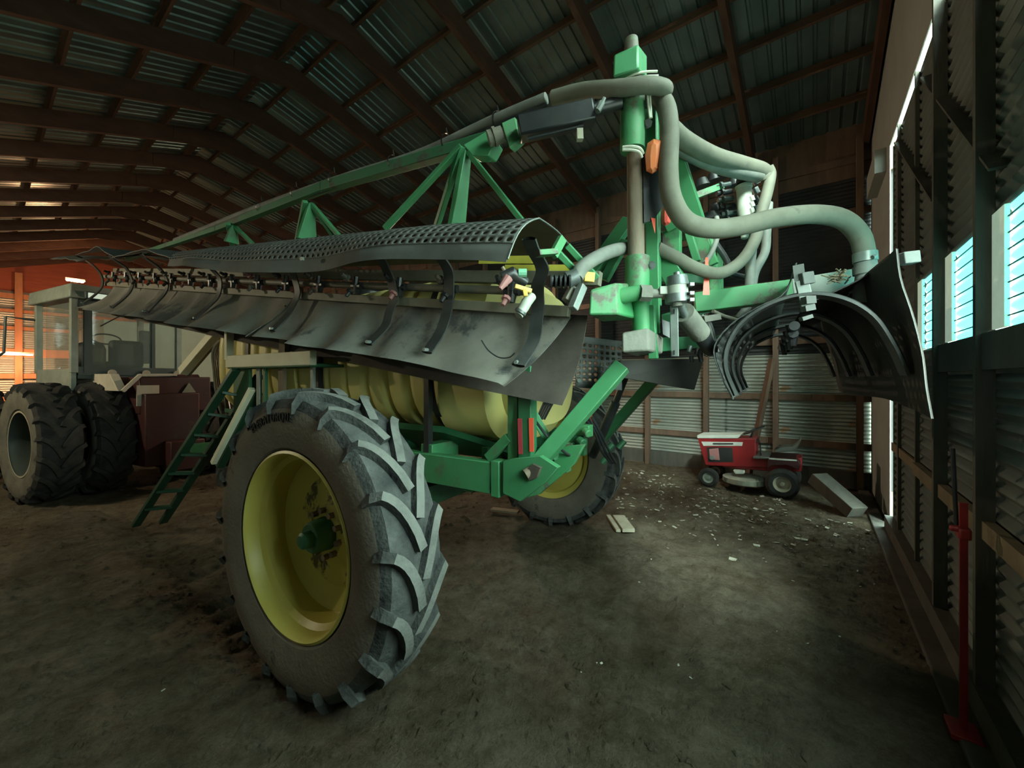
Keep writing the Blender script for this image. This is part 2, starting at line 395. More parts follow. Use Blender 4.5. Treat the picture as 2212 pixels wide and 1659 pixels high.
# gable wall on the right: corrugated sliding door with studs and windows, white fixed wall beyond
wr = struct(empty('wall_right', (0, GY, 0)))
DX, DZ = 6.88, 4.80          # far edge and top of the sliding door leaf
SHY = -.815                  # sheet plane
STX = [1.42 + .98 * k for k in range(6)]     # studs
WZ0, WZ1 = 2.17, 2.80
sh = MB()
def gsheet(x0, x1, z0, z1):
    me = mesh_of('corrugated_sheet', corr(x1 - x0 + (.04 if x1 < 6.5 else 0), z1 - z0, .013, .085, 2, z0), 'gable_metal')
    bk = MB(); bk.box(((x0 + x1) / 2, -.86, (z0 + z1) / 2), (x1 - x0 + .01, .02, z1 - z0 + .01)); obj('leak_backing', bk, 'grey_wood', wr, False)  # hidden panel added behind each sheet to block light leaks
    return cpart('corrugated_sheet', me, wr, (x0, SHY - GY, z0))
winbays = []
edges = STX[1:] + [DX - .02]
for i in range(len(edges) - 1):
    x0, x1 = edges[i], edges[i + 1]
    haswin = x0 < 4.5
    gsheet(x0, x1, 0, WZ0 if haswin else 1.62)
    if haswin:
        gsheet(x0, x1, WZ1, LIGHT_SLOT[2] if x0 < 3 else DZ); winbays.append((x0, x1))
        if 3 < x0 < 3.8: pass
    else: gsheet(x0, x1, 1.60, DZ)
for x in STX[1:]:
    dp = .075 if x < 5 else .03
    mb = MB(); mb.box((x, -.8025 + dp / 2, DZ / 2), (.05, dp, DZ)); obj('stud', mb, 'grey_wood', wr, False)
for (x0, x1) in zip(edges[:-1], edges[1:]):
    for z, ht in ((1.06, .10), (2.05, .20)):
        if x1 > 4.5 and z < 3: 
            if z > 2: continue
        mb = MB(); dp = .05 if x1 < 5.4 else .02
        mb.box(((x0 + x1) / 2, -.8 + dp / 2, z), (x1 - x0 - .05, dp, ht)); obj('girt', mb, 'grey_wood' if z > 1.5 else 'tan_wood', wr, False)
mb = MB(); mb.box(((2.4 + DX) / 2, -.77, .09), (DX - 2.4, .10, .18)); obj('sill_plate', mb, 'grey_wood', wr, False)
mb = MB(); mb.bar((3.2, -.79, 3.0), (4.9, -.79, 4.5), .015, .10, V((0, 1, 0))); obj('brace', mb, 'grey_wood', wr, False)
mb = MB(); mb.bar((4.5, -.79, 3.3), (6.3, -.79, 4.6), .015, .10, V((0, 1, 0))); obj('brace', mb, 'grey_wood', wr, False)
mb = MB(); mb.box((DX - .03, -.82, DZ / 2), (.06, .04, DZ)); obj('edge_strip', mb, 'gable_metal', wr, False)
# white fixed wall beyond the gap and above the door
mb = MB(); mb.box(((DX + .17 + FX) / 2, GY + .004, 2.65), (FX - DX - .17, .01, 5.3)); obj('white_panel', mb, 'white_sheet', wr, False)
def gpoly(pts):
    mb = MB(); mb.prism([(x, GY - .002, z) for x, z in pts], (0, .01, 0)); obj('white_gable', mb, 'white_sheet', wr, False)
VX0, VX1, VZ0, VZ1 = LIGHT_SLOT; VZ0 = DZ + .12
gpoly([(VX1, DZ + .10), (DX + .17, DZ + .10), (DX + .17, VZ0), (VX1, VZ0)])
gpoly([(-3.3, DZ), (VX0, DZ), (VX0, rafz(VX0) + .5), (-3.3, rafz(-3.3) + .5)])
gpoly([(VX0, VZ1), (VX1, VZ1), (VX1, rafz(VX1) + .5), (RX, RZ + .5), (VX0, rafz(VX0) + .5)])
gpoly([(VX1, VZ0), (FX, VZ0), (FX, rafz(FX) + .5), (VX1, rafz(VX1) + .5)])
mb = MB(); mb.box((DX + .95, GY + .07, 4.85), (1.0, .12, .32)); obj('bracket_box', mb, 'white_sheet', wr, False)
# wall behind the photographer between door opening and the side wall
mb = MB(); mb.box(((NX + DOOR[0]) / 2, GY - .05, 2.45), (DOOR[0] - NX, .06, 4.9)); obj('siding', mb, 'gable_metal', wr, False)
mb = MB(); mb.box(((DOOR[0] + DOOR[1]) / 2, GY - .05, (DOOR[3] + LIGHT_SLOT[2]) / 2), (DOOR[1] - DOOR[0], .06, LIGHT_SLOT[2] - DOOR[3])); obj('siding', mb, 'gable_metal', wr, False)
mb = MB(); mb.box(((DOOR[0] + DOOR[1]) / 2, GY - .05, DOOR[2] / 2), (DOOR[1] - DOOR[0], .06, DOOR[2])); obj('lower_daylight_block', mb, 'gable_metal', wr, False)  # closed lower part added to keep daylight off the near floor
yb = MB(); yb.box((3, -31, -.15), (80, 60, .1)); yo = struct(obj('ground_outside', yb, 'pale_gravel', None, False)); yo['label'] = 'bare yard outside the shed'
# windows
def pane_mesh(wd, ht):
    return corr(wd, ht, .006, .085)
for k, (x0, x1) in enumerate(winbays):
    wn_ = struct(empty('window_%d' % (k + 1), (x0, SHY, WZ0)))
    pane = obj('pane', MB().add([(p[0] + x0 + .025, p[1] + SHY, p[2] + WZ0) for p in pane_mesh(x1 - x0 - .22, WZ1 - WZ0).v], pane_mesh(x1 - x0 - .22, WZ1 - WZ0).f), 'window_pane', wn_)
    mb = MB(); mb.box((x1 - .115, -.798, (WZ0 + WZ1) / 2), (.18, .02, WZ1 - WZ0)); obj('jamb', mb, 'jamb_glow', wn_, False)
    n = int((WZ1 - WZ0) / .085)
    for i in range(1, n + 1):
        mb = MB(); mb.box(((x0 + x1) / 2, SHY + .012, WZ0 + i * .085 - .03), (x1 - x0 - .1, .006, .006)); obj('glazing_rib', mb, 'grey_wood', wn_, False)
# concrete footing strip along the gable
mb = MB(); mb.box(((2.4 + FX) / 2, -.68, .0), (FX - 2.4, .14, .06)); struct(obj('trim_1', mb, 'concrete', None, False, .01))

# far gable: framing with warm lamplight put into its colour
wl_ = struct(empty('wall_left', (0, FY, 0)))
cm2 = mesh_of('corrugated_sheet', corr(3.0, .95, .012, .09), 'wall_metal')
for i in range(5):
    for r in range(6):
        cpart('corrugated_sheet', cm2, wl_, (NX + i * 2.6, .02, r * .9), None)
mb = MB(); mb.prism([(NX, FY + .03, 5.2), (FX, FY + .03, 5.2), (FX, FY + .03, rafz(FX) + .5), (RX, FY + .03, RZ + .5), (NX, FY + .03, rafz(NX) + .5)], (0, .06, 0)); obj('board_cladding', mb, 'red_board', wl_, False)
mb = MB(); mb.box(((NX + FX) / 2, FY + .12, 2.8), (FX - NX + .4, .04, 5.8)); obj('leak_blocker', mb, 'dark_sheet', wl_, False)  # unseen panel added to block daylight leaks in the far gable
for xp in (-.6, 1.02, 2.55, 4.2, 5.9, 7.6):
    mb = MB(); mb.box((xp, FY - .12, 3.1), (.20, .20, 6.2)); obj('post', mb, 'lamplit_wood', wl_, False)
for z, wd in ((2.95, .34), (3.95, .14), (4.65, .12), (5.25, .2)):
    mb = MB(); mb.box(((NX + FX) / 2, FY - .05, z), (FX - NX, .06, wd)); obj('girt', mb, 'lamplit_wood', wl_, False)
for z in (1.1, 2.0):
    mb = MB(); mb.box(((NX + FX) / 2, FY - .05, z), (FX - NX, .06, .2)); obj('girt', mb, 'lamplit_wood', wl_, False)

# ------------------------------------------------------------------ tyre builder (axis along +x, centre at origin)
def tyre_profile(R, Wd, rr, lug):
    Rc = R - lug; h = Wd / 2
    return [(-h * .72, rr), (-h * .90, rr + .03), (-h * 1.0, rr + (Rc - rr) * .38), (-h * 1.02, rr + (Rc - rr) * .58), (-h * .97, rr + (Rc - rr) * .80),
            (-h * .84, Rc - .012), (-h * .5, Rc + .002), (0, Rc + .008), (h * .5, Rc + .002), (h * .84, Rc - .012), (h * .97, rr + (Rc - rr) * .80),
            (h * 1.02, rr + (Rc - rr) * .58), (h * 1.0, rr + (Rc - rr) * .38), (h * .90, rr + .03), (h * .72, rr)]
def lugs(R, Wd, lug, n, sweep, wl=.055):
    mb = MB(); top = []; h = Wd / 2
    for side in (-1, 1):
        for k in range(n):
            a0 = 2 * PI * (k + (.5 if side > 0 else 0)) / n
            secs = []
            for i in range(8):
                t = i / 7.0                       # shoulder -> centre
                xx = side * h * (1.04 - 1.0 * t - .02)
                a = a0 + sweep * (.25 * t + .75 * t ** 2.4)
                top_r = R - .028 * (abs(xx) / h) ** 3 - (.05 if i == 0 else 0) - (.004 if i == 7 else 0)
                bot_r = R - lug - .03 - (.06 if i <= 1 else 0)
                w_ = wl * (1.12 if i == 0 else .92 + .15 * t)
                # direction along lug to get the width direction
                dx = -side * h; da = sweep * (.25 + 1.8 * t ** 1.4) * R; ln = math.hypot(dx, da)
                wx, wa = -da / ln, dx / ln
                ring = []
                for (q, rad, ex) in ((-.62, bot_r, 0), (-.5, top_r, 0), (.5, top_r, 0), (.62, bot_r, 0)):
                    X_ = xx + wx * w_ * q; A_ = a + wa * w_ * q / R
                    ring.append((X_, rad * math.cos(A_), rad * math.sin(A_)))
                secs.append(ring)
            vs = [p for r in secs for p in r]; fs = []
            for i in range(7):
                for j in range(3): fs.append((i * 4 + j, i * 4 + j + 1, (i + 1) * 4 + j + 1, (i + 1) * 4 + j))
            fs += [(0, 1, 2, 3), (31, 30, 29, 28)]
            o = len(mb.v); mb.add(vs, fs if side < 0 else [tuple(reversed(f)) for f in fs])
    return mb
def build_tyre(name, R, Wd, rr, lug, n, sweep, mats, parent, c, flip=1, wl=.055):
    """mats: (sidewall, tread, lug top)"""
    mb = MB(); prof = tyre_profile(R, Wd, rr, lug)
    mb.lathe([(x, r) for x, r in prof], (0, 0, 0), (1, 0, 0), 72)
    nb = len(mb.f); kseg = len(prof) - 1
    lg = lugs(R, Wd, lug, n, sweep * flip, wl)
    mb.add(lg.v, lg.f)
    me = bpy.data.meshes.new(name); me.from_pydata(mb.v, [], mb.f)
    for m in mats: me.materials.append(MT[m])
    for i, p in enumerate(me.polygons):
        if i < nb:
            seg = i // 72; p.material_index = 1 if 4 <= seg <= 9 else 0
        else:
            nrm = p.normal; ctr = p.center; rad = V((0, ctr.y, ctr.z)).normalized()
            p.material_index = 2 if abs(nrm.dot(rad)) > .75 else 1
    me.shade_smooth(); me.set_sharp_from_angle(angle=.55)
    o = bpy.data.objects.new(name, me); COL.objects.link(o); o.parent = parent; o.location = c
    return o

# ------------------------------------------------------------------ THE SPRAYER
SP = V((2.93, 2.62, 0)); YAW = math.radians(5.0)
sx = V((math.cos(YAW), math.sin(YAW), 0)); sy = V((-math.sin(YAW), math.cos(YAW), 0)); sz = V((0, 0, 1))
def S(x, y, z): return SP + sx * x + sy * y + sz * z
def LX(u, v, x): return plane(u, v, SP + sx * x, sx)
def LY(u, v, y): return plane(u, v, SP + sy * y, sy)
spr = tag(empty('field_sprayer', SP), 'green pull-type field sprayer with yellow tank and hooded boom', 'sprayer')
def sbox(name, c, sz_, m, par, bevel=.006):
    mb = MB(); mb.box(S(*c), sz_, sx, sy, sz); return obj(name, mb, m, par, True, bevel)

# wheels
RT_, WT_, RR_ = .925, .40, .545
def wheel(lx, out):
    wh = empty('wheel', parent=spr); base = V((0, 0, 0)) + sx * lx + V((0, 0, .918))
    ty = build_tyre('tyre', RT_, WT_, RR_, .05, 19, .36, ('tyre_rubber', 'tread_rubber', 'lug_dust'), wh, base, 1, .050)
    ty.rotation_euler = (0, 0, YAW)
    h = WT_ / 2; o = out
    prof = [(o * h * .86, RR_ + .012), (o * h * .90, RR_ - .004), (o * h * .80, RR_ - .016), (o * h * .45, RR_ - .026), (o * h * .30, RR_ - .055), (o * -h * .3, RR_ - .065), (o * -h * .62, RR_ - .05)]
    mb = MB(); mb.lathe(prof, (0, 0, 0), (1, 0, 0), 72)
    mb.lathe([(-o * h * .86, RR_ + .012), (-o * h * .62, RR_ - .05)], (0, 0, 0), (1, 0, 0), 72)
    rim = obj('rim', mb, 'yellow_rim', None); rim.parent = wh; rim.location = base; rim.rotation_euler = (0, 0, YAW)
    mb = MB(); mb.lathe([(-o * h * .30, RR_ - .064), (-o * h * .55, .36), (-o * h * .50, .22), (-o * h * .30, .16), (-o * h * .28, .0)], (0, 0, 0), (1, 0, 0), 72)
    dsc = obj('rim_disc', mb, 'yellow_rim', None); dsc.parent = wh; dsc.location = base; dsc.rotation_euler = (0, 0, YAW)
    mb = MB(); mb.lathe([(-o * h * .30, .105), (o * h * .20, .095), (o * h * .26, .085), (o * h * .26, .055), (o * h * .50, .050), (o * h * .56, .035), (o * h * .57, 0)], (0, 0, 0), (1, 0, 0), 32)
    hb = obj('hub', mb, 'dark_green', None); hb.parent = wh; hb.location = base; hb.rotation_euler = (0, 0, YAW)
    mb = MB(); mb.lathe([(-o * h * .548, .35), (-o * h * .495, .215), (-o * h * .295, .158)], (-o * -.004, 0, 0), (1, 0, 0), 48); wr_ = obj('worn_ring', mb, 'rim_worn', None); wr_.parent = wh; wr_.location = base; wr_.rotation_euler = (0, 0, YAW)
    bm = MB(); bm.cyl((-o * h * .34, 0, 0), (-o * h * .12, 0, 0), .02, n=6); bme = mesh_of('wheel_bolt', bm, 'rusty_post')
    for k in range(10):
        a = 2 * PI * k / 10 + .2
        p = base + sy * (.145 * math.cos(a)) + V((0, 0, .145 * math.sin(a)))
        cpart('wheel_bolt', bme, wh, p, (0, 0, YAW))
    bm = MB(); bm.lathe([(0, .045), (o * .006, .03), (o * .006, 0)], (0, 0, 0), (1, 0, 0), 9)
    return wh, base
whn, bn = wheel(-1.66, -1)
whf, bf = wheel(1.66, 1)
# raised lettering on the near tyre
def lettering(txt, size, rho, a_mid, xoff, parent, base):
    cu = bpy.data.curves.new('lettering', 'FONT'); cu.body = txt; cu.size = size; cu.extrude = .004; cu.align_x = 'CENTER'; cu.space_character = 1.18
    to = bpy.data.objects.new('lettering_tmp', cu); COL.objects.link(to)
    dg = bpy.context.evaluated_depsgraph_get(); me = bpy.data.meshes.new_from_object(to.evaluated_get(dg))
    bpy.data.objects.remove(to)
    for v in me.vertices:
        lx, ly, lz = v.co; a = a_mid + lx / rho; r = rho + ly * 1.25
        v.co = (xoff - lz, r * math.cos(a), r * math.sin(a))
    me.materials.clear(); me.materials.append(MT['letter_black'])
    o = bpy.data.objects.new('lettering', me); COL.objects.link(o); o.parent = parent; o.location = base; o.rotation_euler = (0, 0, YAW)
    o['label'] = 'raised black tyre lettering'
lettering('ELERATORQUE', .060, .735, PI / 2 - .20, -WT_ / 2 * 1.02 - .002, whn, bn)

# axle, chassis
ch = empty('chassis', parent=spr)
sbox('axle_beam', (0, 0, .95), (3.0, .16, .16), 'dark_green', ch)
for lx in (-.82, .82):
    sbox('side_rail', (lx, 1.075, 1.21), (.09, 3.75, .22), 'green_paint', ch)
sbox('end_cap', (-.82, -.80, 1.21), (.105, .07, .25), 'green_paint', ch)
for y in (-.55, .9, 2.8): sbox('cross_member', (0, y, 1.15), (1.7, .10, .14), 'dark_green', ch)
sbox('drop_leg', (-.80, .1, .98), (.09, .26, .30), 'dark_green', ch)
sbox('drop_leg', (.80, .1, .98), (.09, .26, .30), 'dark_green', ch)
# drawbar to the tractor
mb = MB(); mb.bar(S(-.4, 2.9, 1.0), S(-.3, 5.6, .75), .1, .16); obj('drawbar', mb, 'dark_green', ch, bevel=.006)
mb = MB(); mb.bar(S(.4, 2.9, 1.0), S(-.2, 5.6, .75), .1, .16); obj('drawbar', mb, 'dark_green', ch, bevel=.006)
# rear plate and posts
def plate(name, uv, x, th, m, par, bevel=.004):
    P = [LX(u, v, x) for u, v in uv]; mb = MB(); mb.prism(P, sx * th); return obj(name, mb, m, par, bevel=bevel)
plate('rear_plate', [(1086, 995), (1112, 990), (1165, 985), (1205, 1010), (1180, 1040), (1123, 1084), (1086, 1066)], -.88, .05, 'green_paint', ch)
plate('gusset', [(1140, 1075), (1165, 1068), (1240, 1002), (1262, 960), (1215, 965), (1160, 1020)], -.62, .04, 'green_dusty', ch)
for (u0, u1, x) in ((1096, 1118, -.82), (1119, 1146, -.86)):
    a, b_, c, d = LX(u0, 1010, x), LX(u1, 1010, x), LX(u1, 790, x), LX(u0, 790, x)
    mb = MB(); mb.prism([a, b_, c, d], sx * .09); obj('rear_post', mb, 'green_paint' if u0 < 1110 else 'dark_green', ch, bevel=.005)
mb = MB(); mb.bar(LX(1055, 990, -.80), LX(1100, 945, -.80), .05, .07); obj('brace', mb, 'green_paint', ch, bevel=.004)
mb = MB(); mb.bar(LX(1205, 990, -.6), LX(1150, 890, -.7), .05, .06); obj('brace', mb, 'green_paint', ch, bevel=.004)
def tape(uv, x, m):
    P = [LX(u, v, x) for u, v in uv]; mb = MB(); mb.prism(P, sx * .003); o = obj('reflector_tape', mb, m, ch, False); o['label'] = 'red reflective strip'
tape([(1118, 904), (1127, 904), (1129, 981), (1120, 981)], -.868, 'dark_red_tape')
tape([(1142, 903), (1152, 903), (1153, 976), (1144, 976)], -.868, 'red_tape')
tape([(1272, 884), (1278, 884), (1281, 936), (1275, 936)], .30, 'red_tape')
# lift arms to the boom rack
mb = MB(); mb.bar(at(1150, 1015, 2.70), at(1345, 790, 2.62), .10, .105, sx); obj('lift_arm', mb, 'green_paint', ch, bevel=.006)
mb = MB(); mb.bar(at(1290, 960, 4.0), at(1440, 790, 3.5), .09, .10, sx); obj('lift_arm', mb, 'dark_green', ch, bevel=.006)
mb = MB(); mb.tube([at(1280, 985, 3.7), at(1330, 870, 3.45)], .04, 14); mb.tube([at(1330, 870, 3.45), at(1365, 780, 3.3)], .026, 12); obj('lift_cylinder', mb, 'black_steel', ch)
mb = MB(); mb.tube([at(1135, 1025, 2.60), at(1165, 1005, 2.62)], .035, 12); obj('pivot_pin', mb, 'rusty_post', ch)
for k in range(4):
    mb = MB(); mb.tube(spline([LX(1160 + 5 * k, 905, -.6), LX(1182 + 6 * k, 860, -.6), LX(1215 + 7 * k, 820, -.6)], 5), .011, 8); obj('hydraulic_hose', mb, 'black_steel', ch)
mb = MB(); mb.tube(spline([LX(1150, 900, -.75), LX(1185, 945, -.75), LX(1235, 985, -.6), LX(1260, 960, -.5)], 6), .010, 8); obj('hydraulic_hose', mb, 'black_steel', ch)
mb = MB(); mb.prism([LX(1130, 1020, -.90), LX(1150, 1002, -.90), LX(1168, 1010, -.90), LX(1160, 1032, -.90), LX(1142, 1040, -.90)], sx * .03); obj('pivot_block', mb, 'brown_plastic', ch, bevel=.004)
for k, (u, v, m) in enumerate(((1180, 1000, 'green_dusty'), (1205, 985, 'dark_green'), (1228, 968, 'green_dusty'), (1250, 950, 'dark_green'), (1262, 930, 'green_dusty'), (1215, 1005, 'green_dusty'))):
    mb = MB(); mb.box(at(u, v, 3.3), (.10, .12, .10), sx, sy, sz); mb.tube([at(u, v, 3.2), at(u + 10, v + 8, 3.15)], .035, 8); obj('axle_fitting', mb, m, ch, bevel=.008)
for k in range(3):
    mb = MB(); mb.tube(spline([at(1262 + 8 * k, 900, 3.4), at(1285 + 6 * k, 935, 3.4), at(1300 + 8 * k, 975, 3.5), at(1320 + 5 * k, 1000, 3.6)], 5), .012, 8); obj('hydraulic_hose', mb, 'black_steel', ch)
# far-side hub bracket
mb = MB(); mb.box(S(.9, -.25, 1.15), (.5, .5, .35), sx, sy, sz); obj('suspension_bracket', mb, 'dark_green', ch, bevel=.01)
for (u, v) in ((1310, 975), (1335, 968), (1300, 1000)):
    mb = MB(); mb.tube([at(u, v, 3.9), at(u + 14, v - 16, 3.9)], .03, 10); obj('fitting', mb, 'dark_green', ch)

# tank
tk = empty('tank', parent=spr)
mb = MB(); rows = []
NY = 150
for i in range(NY + 1):
    y = -.75 + 4.45 * i / NY
    endf = min(1, (i / 5.0) ** .5 if i < 5 else 1, ((NY - i) / 5.0) ** .5 if NY - i < 5 else 1); endf = max(.80, endf)
    ph = ((y + .1) % .27) / .27
    rib = 0 if y < -.12 or y > 3.55 else (.032 if .14 < ph < .86 else (-.012 if ph < .05 or ph > .95 else .012))
    hw = (.74 + rib) * endf; hh = .66 * endf + rib; zc = 2.12
    low = .10 if y < -.12 else 0
    row = []
    for j in range(49):
        a = 2 * PI * j / 48; ca, sa = math.cos(a), math.sin(a); e = .62
        X_ = hw * math.copysign(abs(ca) ** e, ca); Z_ = hh * math.copysign(abs(sa) ** e, sa)
        if sa < 0: Z_ -= low
        row.append(S(X_, y, zc + Z_))
    rows.append(row)
mb.sheet(rows); n0 = len(mb.v)
mb.f.append(tuple(range(48))); mb.f.append(tuple(reversed([NY * 49 + j for j in range(48)])))
obj('tank_shell', mb, 'tank_poly', tk, ang=.9)
for y in (-.15, 1.3, 2.75):
    mb = MB(); pts = []
    for j in range(49):
        a = 2 * PI * j / 48; ca, sa = math.cos(a), math.sin(a); e = .62
        pts.append((S(.79 * math.copysign(abs(ca) ** e, ca), y, 2.12 + .71 * math.copysign(abs(sa) ** e, sa)),
                    S(.79 * math.copysign(abs(ca) ** e, ca), y + .07, 2.12 + .71 * math.copysign(abs(sa) ** e, sa))))
    mb.sheet([[p for p, _ in pts], [q for _, q in pts]]); obj('tank_band', mb, 'black_steel', tk)
    for s_ in (-1, 1):
        mb = MB(); mb.bar(S(s_ * .80, y + .035, 1.28), S(s_ * .80, y + .035, 2.15), .05, .05, sx); obj('band_rod', mb, 'black_steel', tk)
        sbox('rod_bracket', (s_ * .66, y + .035, 1.30), (.32, .12, .17), 'green_paint', tk)
mb = MB(); mb.lathe([(0, .22), (.10, .22), (.12, .20), (.13, 0)], S(0, 1.6, 2.80), (0, 0, 1), 32); obj('tank_lid', mb, 'black_steel', tk)
for s_ in (-1, 1):
    mb = MB(); mb.prism([S(s_ * .30, -.95, 1.26), S(s_ * .30, 3.5, 1.26), S(s_ * .72, 3.5, 1.52), S(s_ * .72, -.2, 1.52)], (0, 0, -.05)); obj('cradle_side', mb, 'dark_green', tk)
for y in (-.5, .45, 1.4, 2.35, 3.2): sbox('cradle_rib', (0, y, 1.30), (1.15, .06, .12), 'dark_green', tk)

# platform, ladder and front hoses
pf = empty('platform', parent=spr)
sbox('deck_frame', (-1.10, 1.72, 2.08), (.06, 1.55, .125), 'cream_paint', pf)
sbox('deck_plate', (-.95, 1.72, 2.02), (.34, 1.5, .03), 'dark_green', pf)
mb = MB(); mb.bar(S(-1.10, 2.48, 2.1), S(-1.10, 2.48, 2.45), .05, .07, sx); obj('hand_rail_post', mb, 'cream_paint', pf)
for y, z0, wd, m in ((2.32, 1.1, .34, 'dark_green'), (1.98, 1.2, .06, 'zinc_bright'), (1.86, 1.2, .05, 'dark_green'), (1.55, 1.2, .10, 'tan_wood'), (1.05, 1.2, .04, 'zinc_bright')):
    mb = MB(); mb.bar(S(-1.04, y, z0), S(-1.04, y, 2.04), .03, wd, sy); obj('support', mb, m, pf, bevel=.004)
mb = MB(); mb.bar(S(-1.02, 1.55, 2.1), S(-1.02, 1.55, 2.6), .05, .10, sy); obj('support', mb, 'tan_wood', pf)
mb = MB(); mb.bar(S(-1.0, 1.45, 2.28), S(-1.0, 1.1, 2.28), .03, .025); obj('handle', mb, 'black_steel', pf)
ld = empty('ladder', parent=spr)
A0, A1 = at(510, 798, 4.15), at(293, 1135, 4.95); B0, B1 = at(560, 812, 4.30), at(352, 1128, 5.05)
for a, b_ in ((A0, A1), (B0, B1)):
    mb = MB(); mb.bar(a, b_, .045, .085, sx); obj('stringer', mb, 'ladder_green', ld, bevel=.004)
for k in range(1, 8):
    t = k / 8; mb = MB(); mb.bar(A0.lerp(A1, t), B0.lerp(B1, t), .11, .03); obj('rung', mb, 'ladder_green', ld, bevel=.004)
mb = MB(); mb.bar(at(545, 840, 4.1), at(462, 1000, 4.35), .05, .06, sx); obj('ladder_stay', mb, 'cream_paint', ld, bevel=.004)
mb = MB(); mb.bar(at(556, 845, 4.16), at(474, 1005, 4.40), .09, .08, sx); obj('ladder_stay', mb, 'ladder_green', ld, bevel=.004)
for k in range(6):
    o_ = k * .022
    mb = MB(); mb.tube(spline([at(520, 738 + 3 * k, 5.2 + o_), at(480 - 2 * k, 735 + 2 * k, 5.25 + o_), at(461 + 3 * k, 760, 5.3 + o_), at(463 + 4 * k, 800, 5.3 + o_), at(470 + 4 * k, 860, 5.3 + o_), at(482 + 3 * k, 900, 5.3)], 6), .022, 8); obj('front_hose', mb, 'black_steel' if k % 3 else 'hose_grey', ld)
mb = MB(); mb.bar(at(395, 803, 5.6), at(472, 712, 5.3), .11, .10, sx); obj('hand_rail', mb, 'cream_paint', pf, bevel=.005)
mb = MB(); mb.bar(at(405, 810, 5.7), at(487, 715, 5.4), .05, .05, sx); obj('hand_rail', mb, 'pipe_grey', pf, bevel=.005)
sbox('front_valve_box', (-.9, 3.0, .75), (.16, .2, .2), 'zinc', pf)

# ---------------- near boom wing (folded forward, its hood turned to face us)
bw = empty('boom_wing', parent=spr)
P0 = at(1245, 645, 2.42); P1 = at(230, 602, 6.4)
be = (P1 - P0).normalized(); bnv = be.cross(sz).normalized()
if bnv.x > 0: bnv = -bnv
bwv = bnv.cross(be); bwv = bwv if bwv.z > 0 else -bwv
BL = (P1 - P0).length
def B(s, n, w_): return P0 + be * s + bnv * n + bwv * w_
def BP(u, v, n): return plane(u, v, P0 + bnv * n, bnv)
def bs(u, v, n): return (BP(u, v, n) - P0).dot(be)
# pipes and rails
mb = MB(); mb.tube([B(.25, .02, .03), B(BL + .1, .02, .03)], .028, 14); obj('nozzle_pipe', mb, 'pipe_grey', bw)
mb = MB(); mb.bar(B(.02, .03, -.085), B(BL, .03, -.085), .05, .065, bwv); obj('lower_rail', mb, 'rail_olive', bw, bevel=.004)
mb = MB(); mb.bar(B(-.1, -.10, .14), B(BL, -.10, .14), .06, .085, bwv); obj('upper_rail', mb, 'rail_olive', bw, bevel=.004)
mb = MB(); mb.bar(B(.1, -.135, .20), B(.62, -.135, .20), .012, .07, bwv); d_ = obj('decal', mb, 'yellow_decal', bw); d_['label'] = 'yellow decal strip'
mb = MB(); mb.bar(B(.25, .0, .235), B(.75, .0, .235), .012, .05, bwv); d_ = obj('decal', mb, 'yellow_decal', bw)
# straps
SPATH = [(.37, .26), (.28, .22), (.17, .14), (.10, .05), (.085, -.07), (.11, -.18), (.17, -.30), (.285, -.44)]
def ribbon(path3, wdv, th, lateral):
    """flat curved strap: path of points, half width vector, thickness direction from curvature"""
    pts = spline(path3, 5); mb = MB(); rows = []; k = len(pts)
    for i, p in enumerate(pts):
        t = (pts[min(i + 1, k - 1)] - pts[max(0, i - 1)]).normalized(); nn = t.cross(lateral).normalized()
        rows.append([p - wdv, p - wdv * .35 + nn * th * .9, p + wdv * .35 + nn * th * .9, p + wdv, p + wdv - nn * th, p - wdv - nn * th, p - wdv])
    return mb.sheet(rows)
SS = [.19] + [bs(u, 620, .05) for u in (985, 862, 652, 482, 368, 292, 228)]
for i, s_ in enumerate(SS):
    path = [B(s_ + .03 * random.uniform(-1, 1), n * random.uniform(.94, 1.06), w_) for n, w_ in SPATH]
    mb = ribbon(path, be * .042, .012, be); obj('strap', mb, 'strap_black', bw, ang=.5)
    mb = MB(); mb.cyl(B(s_, .27, -.42), B(s_ - .0, .31, -.42), .012, n=6); obj('strap_bolt', mb, 'zinc_bright', bw)
# lower rubber flap in overlapping lengths
def flap(s0, s1, seed, low=.0, m='flap_rubber'):
    mb = MB(); rows = []; NS = int((s1 - s0) / .05); NW = 14
    for i in range(NS + 1):
        s_ = s0 + (s1 - s0) * i / NS; row = []
        for j in range(NW + 1):
            t = j / NW
            n = -.005 + .34 * t ** 1.25; w_ = -.11 - (.40 + low + .05 * max(0, 1 - s_ / 1.1)) * t - .03 * math.sin(t * PI)
            wv = noise.noise(V((s_ * 1.5 + seed, t * .8, seed))) * .05 * t + .022 * t * math.sin(s_ * 3.3 + seed) + .012 * noise.noise(V((s_ * 5, t * 1.5, seed))) +  .06 * (.25 + t) * math.sin(s_ * 11 + 2.2 * t + 1.5 * noise.noise(V((s_ * 1.1, seed, 0)))) * (.25 + .75 * min(1, max(0, (s_ - .8) / 1.0)))
            sk = 0
            if i < 5 and s0 < .3: sk = .20 * t * (1 - i / 5)
            row.append(B(s_ + sk, n + wv, w_ + .018 * t * noise.noise(V((s_ * 2.2, 3, seed)))))
        rows.append(row)
    mb.sheet(rows, .007, bnv * -1); return obj('rubber_flap', mb, m, bw, ang=1.0)
flap(0.02, 2.98, 1.3); flap(2.9, 5.1, 4.1); flap(5.0, 7.75, 7.7)
